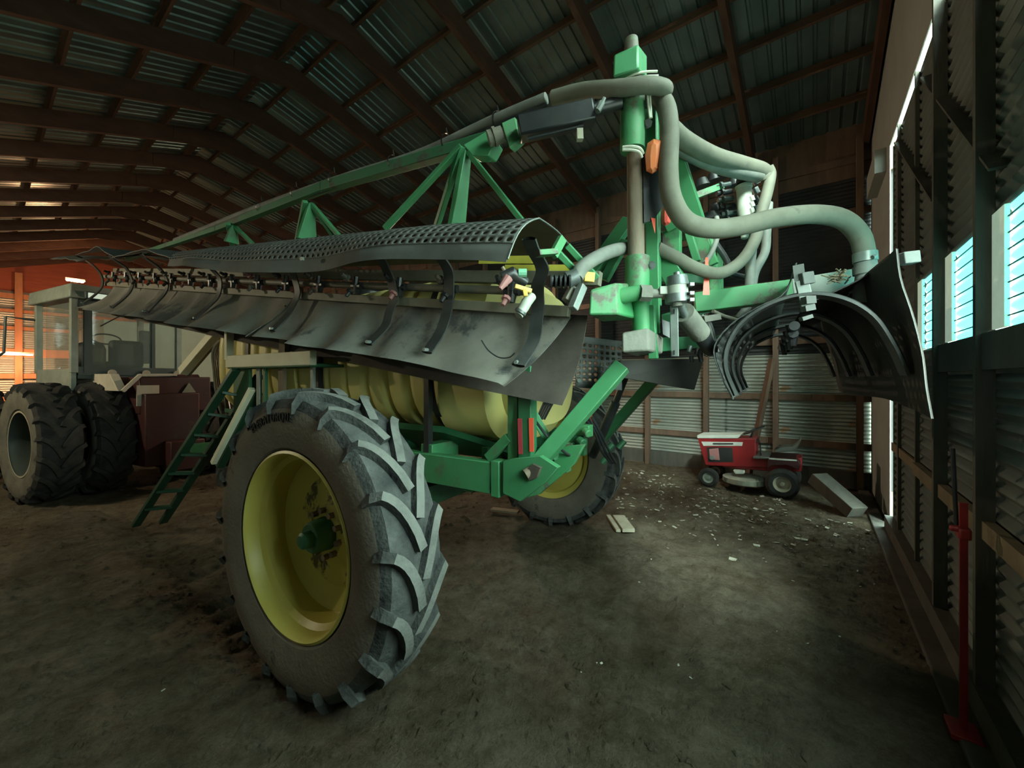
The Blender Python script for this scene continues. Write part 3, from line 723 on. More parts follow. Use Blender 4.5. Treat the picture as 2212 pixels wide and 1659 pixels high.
def back_flap(s0, s1):
    mb = MB(); rows = []; NS = int((s1 - s0) / .08); NW = 8
    for i in range(NS + 1):
        s_ = s0 + (s1 - s0) * i / NS; row = []; f_ = max(0, 1 - max(0, s_) / 7.5)
        for j in range(NW + 1):
            t = j / NW; n = -.06 + .10 * t * t - .05 * math.sin(t * PI); w_ = -.09 - (.47 + .09 * f_) * t
            row.append(B(s_ + (.05 * t if i == 0 else 0), n + .03 * t * math.sin(s_ * 2.1), w_))
        rows.append(row)
    mb.sheet(rows, .008, bnv * -1); obj('rubber_flap', mb, 'flap_dark', bw, ang=1.0)
back_flap(-.06, 7.6)
# a curled cut in the near flap
mb = MB(); mb.tube(spline([BP(1040, 735, .30), BP(1055, 757, .30), BP(1078, 772, .31), BP(1100, 772, .32), BP(1112, 762, .32)], 5), .004, 6, rs=None); o = obj('flap_cut', mb, 'black_steel', bw)
# perforated top shield: real holes
def perforated(name, fn, s0, s1, ncol, nrow, hole, skip=lambda i, j: False, m='perforated', th=.006, par=None):
    """fn(s,t)->point, t 0..1 across"""
    mb = MB(); K = 16
    for i in range(ncol):
        for j in range(nrow):
            c0, c1, r0, r1 = i / ncol, (i + 1) / ncol, j / nrow, (j + 1) / nrow
            def pt(a, b_): return fn(s0 + (s1 - s0) * (c0 + (c1 - c0) * a), r0 + (r1 - r0) * b_)
            if skip(i, j):
                mb.add([pt(0, 0), pt(1, 0), pt(1, 1), pt(0, 1)], [(0, 1, 2, 3)]); continue
            outer = [pt(.5 + .5 * math.cos(2 * PI * k / K) / max(abs(math.cos(2 * PI * k / K)), abs(math.sin(2 * PI * k / K))), .5 + .5 * math.sin(2 * PI * k / K) / max(abs(math.cos(2 * PI * k / K)), abs(math.sin(2 * PI * k / K)))) for k in range(K)]
            dx = .5 if (j % 2 and False) else 0
            inner = [pt(.5 + hole * math.cos(2 * PI * k / K), .5 + hole * math.sin(2 * PI * k / K)) for k in range(K)]
            mb.add(outer + inner, [(k, (k + 1) % K, K + (k + 1) % K, K + k) for k in range(K)])
    o = obj(name, mb, m, par or bw, True, ang=1.2)
    md = o.modifiers.new('solidify', 'SOLIDIFY'); md.thickness = th; md.offset = 0
    wl = o.modifiers.new('weld', 'WELD'); wl.merge_threshold = .0006
    o.modifiers.move(1, 0)
    return o
LIP, PEAK, BACK = (.46, .075), (.23, .39), (-.42, .42)
def shield_front(s, t):      # t 0 = lip .. 1 = peak
    k = max(0, min(1, (s - 2.6) / 1.5)); tw = .05 * math.sin(s * 2.3) * (1 - t) + .03 * math.sin(s * 5.1 + 1) * (1 - t)
    n = LIP[0] + (PEAK[0] - LIP[0]) * t + .04 * math.sin(t * PI) ; w_ = LIP[1] + .02 + (PEAK[1] - LIP[1]) * t + .035 * math.sin(t * PI)
    f = 1 - .30 * max(0, min(1, (s - 1.0) / 4.5))
    return B(s, (n + tw) * (1 - .0 * k), w_ * f + .04 * math.sin(s * 1.7) * (1 - t))
perforated('shield_panel', lambda s, t: shield_front(s, .22 + .78 * t), .20, 4.6, 72, 6, .29)
rows = [[shield_front(.20 + 4.4 * i / 70, t) for t in (-.04, .06, .22)] for i in range(71)]
mb = MB(); mb.sheet(rows, .006, bnv * -1); obj('shield_lip', mb, 'perforated', bw, ang=1.2)
def shield_back(s, t):
    f = 1 - .30 * max(0, min(1, (s - 1.0) / 4.5)); n = PEAK[0] + (BACK[0] - PEAK[0]) * t; w_ = PEAK[1] + .02 + .06 * math.sin(t * PI * .8) * 1.0 - .11 * t
    return B(s, n, w_ * f)
rows = [[shield_back(.20 + 4.4 * i / 40, j / 8) for j in range(9)] for i in range(41)]
mb = MB(); mb.sheet(rows, .006, bwv * -1); obj('shield_back', mb, 'flap_dark', bw, ang=1.2)
# bright cut edges of the shield end
mb = MB(); mb.tube([shield_front(.195, t / 8) for t in range(-0, 9)] , .0045, 6); mb.tube([shield_back(.195, t / 8) for t in range(9)], .0045, 6); obj('shield_edge', mb, 'zinc_bright', bw)
for u, v in ((798, 552), (655, 560), (1010, 555)):
    mb = MB(); p = BP(u, v, .44); mb.tube([p, p + bnv * .018], .016, 8); obj('shield_bolt', mb, 'zinc_bright', bw)
# farther shield lengths, torn and lifted
def far_shield(s0, s1, lift, curl, seed):
    mb = MB(); rows = []; NS = 16
    for i in range(NS + 1):
        s_ = s0 + (s1 - s0) * i / NS; row = []; k = i / NS
        for j in range(9):
            t = j / 8; n = .42 - .62 * t; w_ = .17 + lift * k + .16 * math.sin(t * PI * .62) + curl * (1 - t) ** 2 * (1 - abs(2 * k - .8)) + .03 * noise.noise(V((s_ * 3, t * 3, seed)))
            row.append(B(s_, n, w_))
        rows.append(row)
    mb.sheet(rows, .008, bwv * -1); obj('shield_panel', mb, 'perforated', bw, ang=1.1)
far_shield(4.5, 6.2, .06, .10, 2.0); far_shield(6.1, 7.7, .12, .14, 5.0); far_shield(7.6, 9.0, .05, .02, 8.0)
# nozzle bodies
def nozzle(s_, full=False, k=0):
    o = empty('nozzle', parent=bw); return o
caps = ['brown_plastic', 'black_steel', 'pink_plastic', 'black_steel', 'brown_plastic', 'black_steel', 'hose_grey']
nz_mb = MB(); nz_mb.tube([V((0, 0, 0)), V((0, 0, -.07))], .03, 10, rs=[.034, .026]); nz_mb.tube([V((-.055, 0, 0)), V((.055, 0, 0))], .028, 10); nz_mb.tube([V((0, .02, .0)), V((0, .02, .07))], .024, 8)
nz_me = mesh_of('nozzle_body', nz_mb, 'black_steel')
cp_me = {}
for c in set(caps):
    m_ = MB(); m_.tube([V((0, 0, 0)), V((0, 0, -.02)), V((0, 0, -.022)), V((0, 0, -.065))], .02, 8, rs=[.03, .03, .017, .014]); cp_me[c] = mesh_of('nozzle_cap', m_, c)
brot = Matrix((be, bnv * -1, bwv)).transposed().to_euler()
s_ = .42; i = 0
while s_ < 7.9:
    p = B(s_, .055, .02) - SP
    cpart('nozzle_body', nz_me, bw, p, brot)
    cpart('nozzle_cap', cp_me[caps[i % 7 if s_ > .9 else 2]], bw, p + bnv * .06 - bwv * .05, (brot.x + .6, brot.y, brot.z))
    cpart('nozzle_cap', cp_me[caps[(i + 3) % 7]], bw, p + bnv * .05 + be * .06 + bwv * .05, (brot.x + 1.9, brot.y, brot.z))
    s_ += .50; i += 1
# big end nozzle with yellow handle, grey outlet
Q = at(1120, 615, 2.02)
mb = MB(); mb.tube([at(1085, 600, 2.05), at(1105, 590, 2.05), at(1135, 610, 2.1)], .028, 12, rs=[.03, .034, .026]); obj('end_valve', mb, 'black_steel', bw)
mb = MB(); mb.tube([at(1150, 640, 2.06), at(1138, 652, 2.03), at(1131, 665, 2.02), at(1120, 682, 2.0)], .024, 14, rs=[.022, .028, .027, .022]); obj('end_outlet', mb, 'white_plastic', bw)
mb = MB(); mb.tube([at(1126, 671, 2.0), at(1123, 676, 2.0)], .03, 14); obj('outlet_ring', mb, 'zinc', bw)
mb = MB(); mb.bar(at(1112, 618, 2.0), at(1148, 629, 2.02), .02, .022); mb.bar(at(1133, 624, 2.01), at(1136, 640, 2.01), .022, .022); obj('valve_handle', mb, 'yellow_plastic', bw, bevel=.003)
mb = MB(); mb.tube([at(1098, 600, 2.0), at(1080, 624, 1.98)], .013, 10, rs=[.026, .012]); obj('end_nozzle_cap', mb, 'pink_plastic', bw)
mb = MB(); mb.tube([at(1120, 590, 2.05), at(1138, 590, 2.05)], .022, 10); obj('end_nozzle_cap', mb, 'mint_plastic', bw)
mb = MB(); mb.tube([at(1085, 577, 2.06), at(1092, 590, 2.06)], .010, 8); obj('thumb_screw', mb, 'rusty_post', bw)
mb = MB(); mb.tube([at(1185, 608, 2.2), at(1235, 605, 2.26)], .032, 14)
for k in range(5): mb.tube([at(1188 + 10 * k, 608, 2.2), at(1192 + 10 * k, 608, 2.2)], .037, 14)
obj('ribbed_coupler', mb, 'black_steel', bw)
mb = MB(); mb.bar(at(1262, 598, 2.28), at(1284, 600, 2.28), .03, .055); obj('valve_handle', mb, 'yellow_plastic', bw, bevel=.004)
mb = MB(); mb.bar(at(1195, 552, 2.2), at(1215, 515, 2.25), .03, .05); mb.bar(at(1160, 548, 2.15), at(1200, 545, 2.2), .06, .03); obj('slotted_bracket', mb, 'green_dusty', bw, bevel=.003)
mb = MB(); mb.bar(at(1258, 618, 2.25), at(1237, 668, 2.20), .045, .045); obj('square_tube', mb, 'zinc_bright', bw, bevel=.004)
mb = MB(); mb.bar(at(1238, 620, 2.3), at(1222, 650, 2.27), .04, .04); obj('square_tube', mb, 'pipe_grey', bw, bevel=.004)

# green truss on top of the wing
TB = lambda u, v: BP(u, v, -.12)
tp0, tp1, tp2 = TB(1062, 300), TB(700, 405), TB(470, 495)
mb = MB(); mb.bar(tp0, tp1, .085, .085, bwv); mb.bar(tp1, tp2, .08, .08, bwv, .06, .06); mb.bar(tp2, B(7.6, -.12, .34), .06, .06, bwv); obj('top_chord', mb, 'chord_green', bw, bevel=.006)
mb = MB(); mb.tube(spline([TB(1180, 212), TB(1100, 245), TB(1040, 272), TB(900, 335), TB(740, 385), TB(560, 448), TB(450, 492), TB(380, 520)], 8), .036, 12); obj('top_hose', mb, 'hose_grey', bw)
mb = MB(); mb.tube(spline([TB(1180, 228), TB(1040, 288), TB(900, 348), TB(740, 398), TB(560, 458), TB(430, 505)], 8), .022, 10); obj('top_hose', mb, 'black_steel', bw)
for u, v in ((1075, 258), (965, 305), (850, 350), (722, 385), (640, 415), (565, 445)):
    p = TB(u, v); mb = MB(); mb.lathe([(-.008, .062), (.008, .062)], p - bwv * .01, be, 16); mb.tube([p + bwv * .05, p + bwv * .10 + be * .02], .005, 6); obj('cable_tie', mb, 'black_steel', bw)
def aframe(apex, base, k, wt, wb2):
    mb = MB(); a = TB(*apex); b_ = TB(*base); mb.bar(a, b_, .045, wt, bnv, .045, wb2); obj('truss_upright', mb, 'green_paint', bw, bevel=.006)
    for du in k:
        q = TB(base[0] + du, base[1] + 6); mb = MB(); mb.bar(a + bnv * (.06 if du < 0 else 0), q + bnv * (.14 if abs(du) > 80 else -.16), .035, .05, bnv); obj('truss_brace', mb, 'green_paint', bw, bevel=.004)
aframe((1008, 325), (985, 500), (-125, -80, 175), .075, .17)
aframe((672, 440), (662, 520), (-55, 45, 62), .06, .20)
aframe((505, 487), (500, 525), (-28, 26), .05, .15)
mb = MB(); mb.bar(at(1225, 530, 2.35), at(1290, 600, 2.4), .035, .05, bnv); obj('truss_brace', mb, 'green_paint', bw, bevel=.004)
mb = MB(); mb.bar(at(1200, 540, 2.3), at(1262, 605, 2.35), .035, .05, bnv); obj('truss_brace', mb, 'green_paint', bw, bevel=.004)
# knuckle and cylinder to the mast
mb = MB(); mb.prism([at(1000, 312, 2.62), at(1052, 282, 2.62), at(1070, 308, 2.62), at(1055, 336, 2.62), at(1020, 336, 2.62)], bnv * -.10); obj('knuckle_plate', mb, 'green_paint', bw, bevel=.006)
mb = MB(); mb.tube([at(1055, 300, 2.55), at(1085, 290, 2.55)], .05, 16); mb.tube([at(1066, 296, 2.55), at(1072, 294, 2.55)], .058, 16); obj('knuckle_pin', mb, 'pipe_grey', bw)
mb = MB(); mb.prism([at(1083, 265, 2.52), at(1112, 252, 2.52), at(1122, 300, 2.52), at(1100, 320, 2.52)], bnv * -.07); obj('clevis', mb, 'green_dusty', bw, bevel=.005)
mb = MB(); mb.bar(at(1120, 280, 2.45), at(1282, 244, 2.42), .12, .125, bwv); obj('cylinder_guard', mb, 'black_steel', bw, bevel=.012)
mb = MB(); mb.tube([at(1140, 300, 2.42), at(1260, 272, 2.4)], .012, 8); mb.tube([at(1280, 238, 2.42), at(1340, 222, 2.42)], .04, 14); obj('boom_cylinder', mb, 'black_steel', bw)
mb = MB(); mb.tube([at(1294, 238, 2.34), at(1305, 212, 2.34)], .012, 8); mb.tube([at(1290, 240, 2.34), at(1300, 222, 2.34)], .02, 8); obj('cylinder_bolt', mb, 'zinc_bright', bw)
mb = MB(); mb.bar(at(1252, 280, 2.35), at(1253, 303, 2.35), .035, .035); obj('warning_tag', mb, 'pale_wood', bw)

# ---------------- rear rack with the mast
rk = empty('boom_rack', parent=spr)
DM = 2.45
def mv(v0, v1, r0, r1, m, name, u=1383, n=24, uu=None):
    mb = MB(); mb.tube([at(u, v0, DM), at(uu or u, v1, DM)], r0, n, rs=[r0, r1]); return obj(name, mb, m, rk)
mv(335, 560, .050, .050, 'rusty_post', 'mast', 1372, uu=1374)
mv(556, 650, .073, .073, 'green_dusty', 'mast_sleeve', 1376)
mv(205, 325, .073, .073, 'green_dusty', 'mast_sleeve', 1366)
mv(640, 735, .058, .058, 'green_dusty', 'mast', 1386)
mb = MB(); mb.prism([at(1325, 118, 2.34), at(1379, 94, 2.30), at(1379, 148, 2.30), at(1323, 168, 2.34)], at(1398, 132, 2.48) - at(1379, 108, 2.30)); obj('mast_cap', mb, 'green_paint', rk, bevel=.012)
mv(85, 130, .038, .05, 'green_dusty', 'cap_knob', 1364)
mv(140, 215, .062, .068, 'cast_grey', 'mast_collar', 1364)
# bolted channel beside the mast
mb = MB(); mb.bar(at(1404, 235, 2.50), at(1412, 720, 2.50), .03, .075, sy); obj('mast_channel', mb, 'green_paint', rk, bevel=.004)
mb = MB(); mb.bar(at(1418, 240, 2.55), at(1424, 660, 2.55), .06, .02, sy); obj('mast_channel', mb, 'green_paint', rk, bevel=.004)
for u, v in ((1399, 267), (1407, 573)):
    p = at(u, v, 2.43); mb = MB(); mb.tube([p, p - ray(u, v).normalized() * .03], .028, 6); mb.tube([p, p - ray(u, v).normalized() * .045], .014, 8); obj('channel_bolt', mb, 'zinc', rk)
mb = MB(); mb.prism([at(1388, 330, 2.40), at(1405, 340, 2.40), at(1432, 375, 2.4), at(1438, 440, 2.4), at(1410, 478, 2.4), at(1390, 482, 2.4)], ray(1400, 400).normalized() * .03); obj('light_plate', mb, 'black_steel', rk, bevel=.003)
def lens(u0, v0, u1, v1, m, d):
    mb = MB(); a, b_ = at(u0, v0, d), at(u1, v1, d); c = (a + b_) / 2; hh = (a - b_).length / 2; rows = []
    fw = -ray((u0 + u1) / 2, (v0 + v1) / 2).normalized(); up = (a - b_).normalized(); rt = up.cross(fw).normalized()
    outl = [(0, 1), (.55, .86), (.62, .1), (.45, -.8), (0, -1), (-.42, -.8), (-.55, .1), (-.4, .8)]
    base = [c + rt * (x * hh * .8) + up * (y * hh) for x, y in outl]; mid = [c + rt * (x * hh * .74) + up * (y * hh * .96) + fw * .03 for x, y in outl]; top = [c + rt * (x * hh * .25) + up * (y * hh * .75) + fw * .05 for x, y in outl]
    k = len(outl); vs = base + mid + top
    fs = [(i, (i + 1) % k, k + (i + 1) % k, k + i) for i in range(k)] + [(k + i, k + (i + 1) % k, 2 * k + (i + 1) % k, 2 * k + i) for i in range(k)] + [tuple(range(2 * k, 3 * k)), tuple(range(k - 1, -1, -1))]
    mb.add(vs, fs); return obj('marker_lamp', mb, m, rk, ang=.4)
lens(1412, 300, 1409, 376, 'orange_lens', 2.36)['label'] = 'orange marker lamp'
lens(1440, 438, 1438, 488, 'red_lens', 2.5)['label'] = 'red marker lamp'
mb = MB(); mb.prism([at(1406, 470, 2.39), at(1416, 472, 2.39), at(1415, 505, 2.39)], ray(1410, 480) * .01); obj('red_reflector', mb, 'red_tape', rk)
mb = MB(); mb.prism([at(1524, 556, 2.7), at(1530, 556, 2.7), at(1533, 637, 2.7), at(1518, 637, 2.7)], ray(1524, 600) * .01); o = obj('red_reflector', mb, 'red_tape', rk); o['label'] = 'tall red reflector'
# rope ties
for (v, d, u) in ((158, 2.36, 1380), (168, 2.36, 1382)):
    mb = MB(); mb.tube(spline([at(u - 34, v + 14, 2.40), at(u - 10, v + 2, d), at(u + 15, v - 3, d), at(u + 40, v - 4, d)], 5), .007, 8); obj('rope_tie', mb, 'rope_white', rk)
mb = MB(); mb.tube(spline([at(1398, 200, 2.38), at(1400, 225, 2.38), at(1404, 255, 2.38)], 4), .007, 8); mb.tube(spline([at(1403, 200, 2.38), at(1405, 225, 2.38), at(1407, 255, 2.38)], 4), .007, 8); obj('rope_tie', mb, 'rope_white', rk)
mb = MB(); mb.tube(spline([at(1345, 318, 2.37), at(1365, 316, 2.35), at(1382, 320, 2.35), at(1390, 332, 2.37)], 5), .008, 8); mb.tube(spline([at(1345, 324, 2.37), at(1365, 324, 2.35), at(1380, 328, 2.35), at(1387, 340, 2.37)], 5), .008, 8); obj('rope_tie', mb, 'rope_white', rk)
# hinge box, stub, rotary joint
mb = MB(); mb.hexa([at(1271, 681, 2.22), at(1336, 679, 2.22), at(1380, 690, 2.5), at(1300, 695, 2.52)], [at(1275, 626, 2.22), at(1332, 610, 2.22), at(1366, 612, 2.5), at(1290, 622, 2.52)]); obj('hinge_box', mb, 'green_dusty', rk, bevel=.012)
mb = MB(); mb.tube([at(1338, 640, 2.3), at(1384, 632, 2.27)], .044, 18); obj('hinge_stub', mb, 'green_dusty', rk)
mb = MB(); mb.tube([at(1382, 633, 2.25), at(1406, 634, 2.25)], .045, 6); obj('hinge_nut', mb, 'cast_grey', rk)
mb = MB(); mb.tube([at(1404, 634, 2.27), at(1430, 634, 2.27)], .026, 12); obj('hinge_shaft', mb, 'cast_grey', rk)
for v0, v1, r, m in ((588, 600, .018, 'zinc'), (597, 618, .062, 'zinc'), (618, 636, .058, 'white_plastic'), (636, 654, .064, 'zinc'), (652, 662, .03, 'cast_grey')):
    mb = MB(); mb.tube([at(1462, v0, 2.24), at(1463, v1, 2.24)], r, 22, rs=[r * (.86 if v0 == 597 else 1), r]); obj('rotary_joint', mb, m, rk, ang=.5)
mb = MB(); mb.bar(at(1424, 628, 2.25), at(1462, 627, 2.24), .03, .045); obj('joint_lug', mb, 'white_plastic', rk, bevel=.004)
for v in (615, 634, 648): 
    mb = MB(); mb.bar(at(1488, v, 2.18), at(1497, v, 2.18), .035, .018); obj('clamp_bolt', mb, 'zinc', rk)
mb = MB(); mb.tube([at(1468, 655, 2.28), at(1482, 688, 2.34)], .022, 12); obj('joint_rod', mb, 'zinc', rk)
mb = MB(); mb.tube([at(1476, 675, 2.34), at(1512, 720, 2.5)], .062, 18); obj('joint_barrel', mb, 'cast_grey', rk)
mb = MB(); mb.tube([at(1512, 720, 2.5), at(1535, 755, 2.62)], .048, 16); obj('joint_barrel', mb, 'black_steel', rk)
# lower mast box and slotted strips
mb = MB(); mb.hexa([at(1343, 762, 2.3), at(1402, 757, 2.3), at(1432, 765, 2.5), at(1372, 770, 2.5)], [at(1343, 718, 2.3), at(1400, 707, 2.3), at(1434, 728, 2.5), at(1372, 725, 2.5)]); obj('lower_box', mb, 'cast_grey', rk, bevel=.012)
mb = MB(); mb.bar(at(1456, 660, 2.3), at(1458, 770, 2.3), .012, .042, sy); obj('slotted_strip', mb, 'zinc_bright', rk, bevel=.002)
for v in (673, 762):
    mb = MB(); mb.bar(at(1456, v - 5, 2.285), at(1456, v + 5, 2.285), .01, .008, sy); obj('strip_slot', mb, 'black_steel', rk)
mb = MB(); mb.bar(at(1405, 660, 2.42), at(1412, 775, 2.42), .05, .05, sy); obj('mast_foot', mb, 'green_paint', rk, bevel=.004)
mb = MB(); mb.prism([at(1430, 690, 2.4), at(1447, 696, 2.4), at(1447, 730, 2.4), at(1432, 722, 2.4)], ray(1440, 700) * .02); obj('foot_plate', mb, 'black_steel', rk)
# rack braces
def gbar(p, q, wd, ht, m='green_paint', up=sy, name='rack_brace'):
    mb = MB(); mb.bar(p, q, wd, ht, up); return obj(name, mb, m, rk, bevel=.005)
gbar(at(1265, 605, 2.8), at(1360, 475, 2.8), .05, .10)
gbar(at(1305, 605, 2.75), at(1352, 520, 2.72), .05, .06)
gbar(at(1425, 545, 2.6), at(1470, 625, 2.62), .05, .12)
gbar(at(1446, 290, 2.85), at(1510, 490, 3.0), .10, .10)
gbar(at(1435, 420, 2.8), at(1465, 490, 2.85), .08, .14)
gbar(at(1452, 500, 2.95), at(1452, 560, 2.95), .10, .12, 'green_dusty')
gbar(at(1484, 490, 3.0), at(1506, 565, 3.0), .08, .05)
gbar(at(1505, 500, 3.2), at(1535, 575, 3.2), .14, .12, 'green_dusty')
gbar(at(1520, 470, 3.4), at(1545, 650, 3.4), .10, .10, 'green_dusty')
gbar(at(1555, 545, 3.6), at(1556, 640, 3.6), .05, .05)
gbar(at(1440, 690, 3.0), at(1560, 655, 3.6), .08, .08, 'dark_green')
gbar(at(1400, 470, 2.9), at(1530, 520, 3.5), .08, .12, 'green_dusty')
gbar(at(1415, 745, 2.6), at(1560, 735, 3.8), .09, .09, 'dark_green')
gbar(at(1410, 600, 2.7), at(1545, 605, 3.6), .07, .09, 'dark_green')
for k in range(5):
    mb = MB(); mb.tube(spline([at(1498 + 6 * k, 680, 2.7), at(1516 + 5 * k, 700, 2.7), at(1528 + 6 * k, 760, 2.7)], 4), .010, 8); obj('control_line', mb, 'hose_grey' if k % 2 else 'black_steel', rk)
mb = MB(); mb.bar(at(1520, 690, 2.65), at(1555, 684, 2.65), .03, .04); obj('line_clamp', mb, 'cast_grey', rk)
for k in range(9):
    u = 1490 + random.uniform(0, 55); v = 745 + random.uniform(-6, 26); mb = MB(); mb.tube([at(u, v, 2.8), at(u + random.uniform(-8, 8), v + 14, 2.8)], .016, 8); obj('fitting', mb, random.choice(['zinc', 'mint_plastic', 'black_steel']), rk)
# lower dark deflector and perforated tail panel under the rack
mb = MB(); mb.prism([at(1340, 778, 2.75), at(1520, 775, 3.1), at(1500, 842, 3.1), at(1340, 815, 2.75)], V((0, .02, 0))); obj('lower_deflector', mb, 'hood_rubber', rk)
tp = lambda s, t: at(1243 + 100 * s, 725 + 12 * s + (112 - 6 * s) * t, 2.75 + .1 * s)
perforated('tail_panel', tp, 0, 1, 8, 9, .30, lambda i, j: j in (0, 8) , 'hood_panel', .006, rk)
for (s_, t) in ((.08, .86), (.82, .93)):
    p = tp(s_, t) - ray(1280, 810) * .01; mb = MB(); mb.tube([p, p - ray(1280, 810) * .01], .014, 8); obj('panel_bolt', mb, 'zinc_bright', rk)
# valve bank, filter, black hoses
vb = empty('valve_bank', parent=spr); DV = 3.3
mb = MB(); mb.bar(at(1498, 425, DV), at(1560, 402, DV), .04, .05); obj('valve_bracket', mb, 'green_dusty', vb)
for r in range(6):
    mb = MB(); u0, v0 = 1545 + 3 * r, 398 + 15 * r
    mb.tube([at(u0, v0 + 6, DV), at(u0 + 32, v0, DV)], .022, 10); mb.tube([at(u0 + 10, v0 + 4, DV - .02), at(u0 + 14, v0 + 3, DV - .02)], .032, 10); obj('valve_body', mb, 'black_steel' if r % 2 else 'cab_dark', vb)
for (u, v, r) in ((1515, 395, .06), (1540, 382, .05), (1585, 392, .05), (1560, 372, .09), (1530, 470, .10), (1545, 450, .06)):
    mb = MB(); mb.tube([at(u, v - 8, DV + .05), at(u + 3, v + 8, DV + .05)], r, 12, rs=[r * .7, r]); obj('valve_body', mb, 'black_steel', vb)
for r in range(5):
    mb = MB(); mb.tube([at(1630, 386 + 20 * r, DV), at(1636, 398 + 20 * r, DV)], .025, 8); obj('valve_nut', mb, 'zinc' if r % 2 else 'black_steel', vb)
mb = MB(); mb.tube([at(1606, 374, DV - .1), at(1606, 398, DV - .1)], .05, 16, rs=[.045, .058]); obj('filter_head', mb, 'black_steel', vb)
mb = MB(); mb.tube([at(1606, 400, DV - .1), at(1607, 408, DV - .1), at(1607, 409, DV - .1), at(1609, 448, DV - .1), at(1610, 452, DV - .1), at(1612, 476, DV - .1), at(1610, 500, DV - .1), at(1608, 515, DV - .1)], .06, 18, rs=[.062, .062, .055, .055, .060, .050, .034, .024]); o = obj('filter_bowl', mb, 'white_plastic', vb); o['label'] = 'white filter bowl'
for r in range(5):
    mb = MB(); mb.tube([at(1622, 424 + 13 * r, DV - .15), at(1626, 434 + 13 * r, DV - .15)], .02, 8); obj('filter_rib', mb, 'white_plastic', vb)
# hoses of the rack
hs = empty('hose_set', parent=spr)
def hose(pts, r, m='hose_tan', n=16):
    mb = MB(); mb.tube(spline([at(*p) for p in pts], 9), r, n); return obj('hose', mb, m, hs)
hose([(1195, 212, 2.62), (1260, 196, 2.50), (1340, 190, 2.36), (1400, 184, 2.32), (1436, 192, 2.36), (1424, 206, 2.46), (1418, 226, 2.5)], .047)
hose([(1424, 208, 2.42), (1440, 235, 2.38), (1446, 290, 2.34), (1444, 370, 2.3), (1452, 430, 2.28), (1482, 478, 2.28), (1535, 494, 2.3), (1600, 488, 2.32), (1680, 470, 2.34), (1760, 463, 2.36), (1820, 474, 2.38), (1856, 508, 2.4), (1868, 548, 2.4)], .054, 'hose_tan', 20)
hose([(1440, 270, 2.62), (1480, 305, 2.7), (1540, 338, 2.85), (1600, 356, 3.0), (1645, 370, 3.1), (1652, 385, 3.12)], .062, 'hose_tan')
hose([(1440, 300, 2.7), (1490, 332, 2.8), (1560, 362, 2.95), (1640, 380, 3.1)], .05, 'hose_grey')
hose([(1658, 362, 3.1), (1664, 380, 3.1), (1656, 420, 3.05), (1642, 470, 3.0), (1630, 520, 2.9), (1600, 565, 2.8), (1555, 590, 2.7), (1505, 580, 2.6), (1460, 556, 2.55), (1420, 536, 2.55)], .040, 'hose_tan')
hose([(1660, 440, 3.15), (1656, 500, 3.1), (1652, 545, 3.1), (1630, 590, 3.1), (1622, 640, 3.1), (1610, 670, 3.1), (1594, 690, 3.1)], .032, 'hose_grey')
hose([(1630, 500, 3.0), (1622, 560, 3.0), (1620, 620, 3.0)], .034, 'hose_grey')
hose([(1245, 600, 2.25), (1258, 578, 2.27), (1290, 556, 2.32), (1330, 540, 2.45), (1370, 535, 2.62)], .040, 'hose_grey')
hose([(1225, 605, 2.25), (1248, 596, 2.25)], .045, 'zinc')
hose([(1548, 470, 3.1), (1552, 500, 3.0), (1540, 540, 2.9), (1522, 570, 2.8)], .018, 'hose_grey')
hose([(1545, 525, 3.2), (1568, 560, 3.2), (1580, 590, 3.2), (1610, 600, 3.2)], .024, 'black_steel')
hose([(1540, 672, 2.7), (1565, 683, 2.75), (1600, 693, 2.8)], .012, 'hose_tan')
mb = MB(); mb.tube([at(1868, 546, 2.4), at(1869, 566, 2.4)], .060, 20); obj('hose_clamp', mb, 'zinc_bright', hs)
mb = MB(); mb.tube([at(1885, 556, 2.33), at(1893, 552, 2.33)], .012, 8); obj('clamp_screw', mb, 'zinc_bright', hs)
mb = MB(); mb.tube([at(1869, 566, 2.4), at(1870, 574, 2.4), at(1870, 575, 2.4), at(1871, 592, 2.4), at(1871, 593, 2.4), at(1868, 630, 2.4), at(1862, 650, 2.42)], .06, 22, rs=[.055, .055, .064, .064, .052, .056, .05]); obj('hose_coupling', mb, 'hose_grey', hs)

# ---------------- centre hood behind the rack, seen through its open end
hd = empty('centre_hood', parent=spr)
def C(s, y, z): return V((2.75 + s * sx.x, y + s * sx.y, z))
AR = [(.375, 1.80), (.43, 1.96), (.42, 2.10), (.34, 2.24), (.19, 2.335), (.02, 2.365), (-.13, 2.32), (-.245, 2.22), (-.32, 2.07), (-.37, 1.92)]
for k, s_ in enumerate((0, .75, 1.5, 2.3)):
    mb = ribbon([C(s_, y, z) for y, z in AR], sx * .062, .014, sx); obj('strap', mb, 'strap_black', hd, ang=.5)
# front perforated cheek
FR = spline([V((y, z, 0)) for y, z in ((.385, 1.775), (.455, 1.93), (.492, 2.09), (.40, 2.225), (.25, 2.32), (.13, 2.38), (.075, 2.54))], 6)
def cheek(s, t):
    k = t * (len(FR) - 1); i = min(int(k), len(FR) - 2); q = FR[i].lerp(FR[i + 1], k - i)
    return C(s, q.x + .01 * math.sin(s * 5) * (1 - t), q.y)
perforated('shield_panel', lambda s, t: cheek(s, .12 + .50 * t), -.03, 2.6, 42, 9, .30, m='hood_panel', par=hd)
for a, b_ in ((0, .12), (.62, 1.0)):
    mb = MB(); mb.sheet([[cheek(-.03 + 2.63 * i / 20, a + (b_ - a) * j / 8) for j in range(9)] for i in range(21)], .006, sy); obj('shield_lip', mb, 'hood_panel', hd, ang=1.2)
mb = MB(); mb.tube([cheek(-.035, t / 20) for t in range(21)], .002, 6); obj('shield_edge', mb, 'hood_panel', hd)
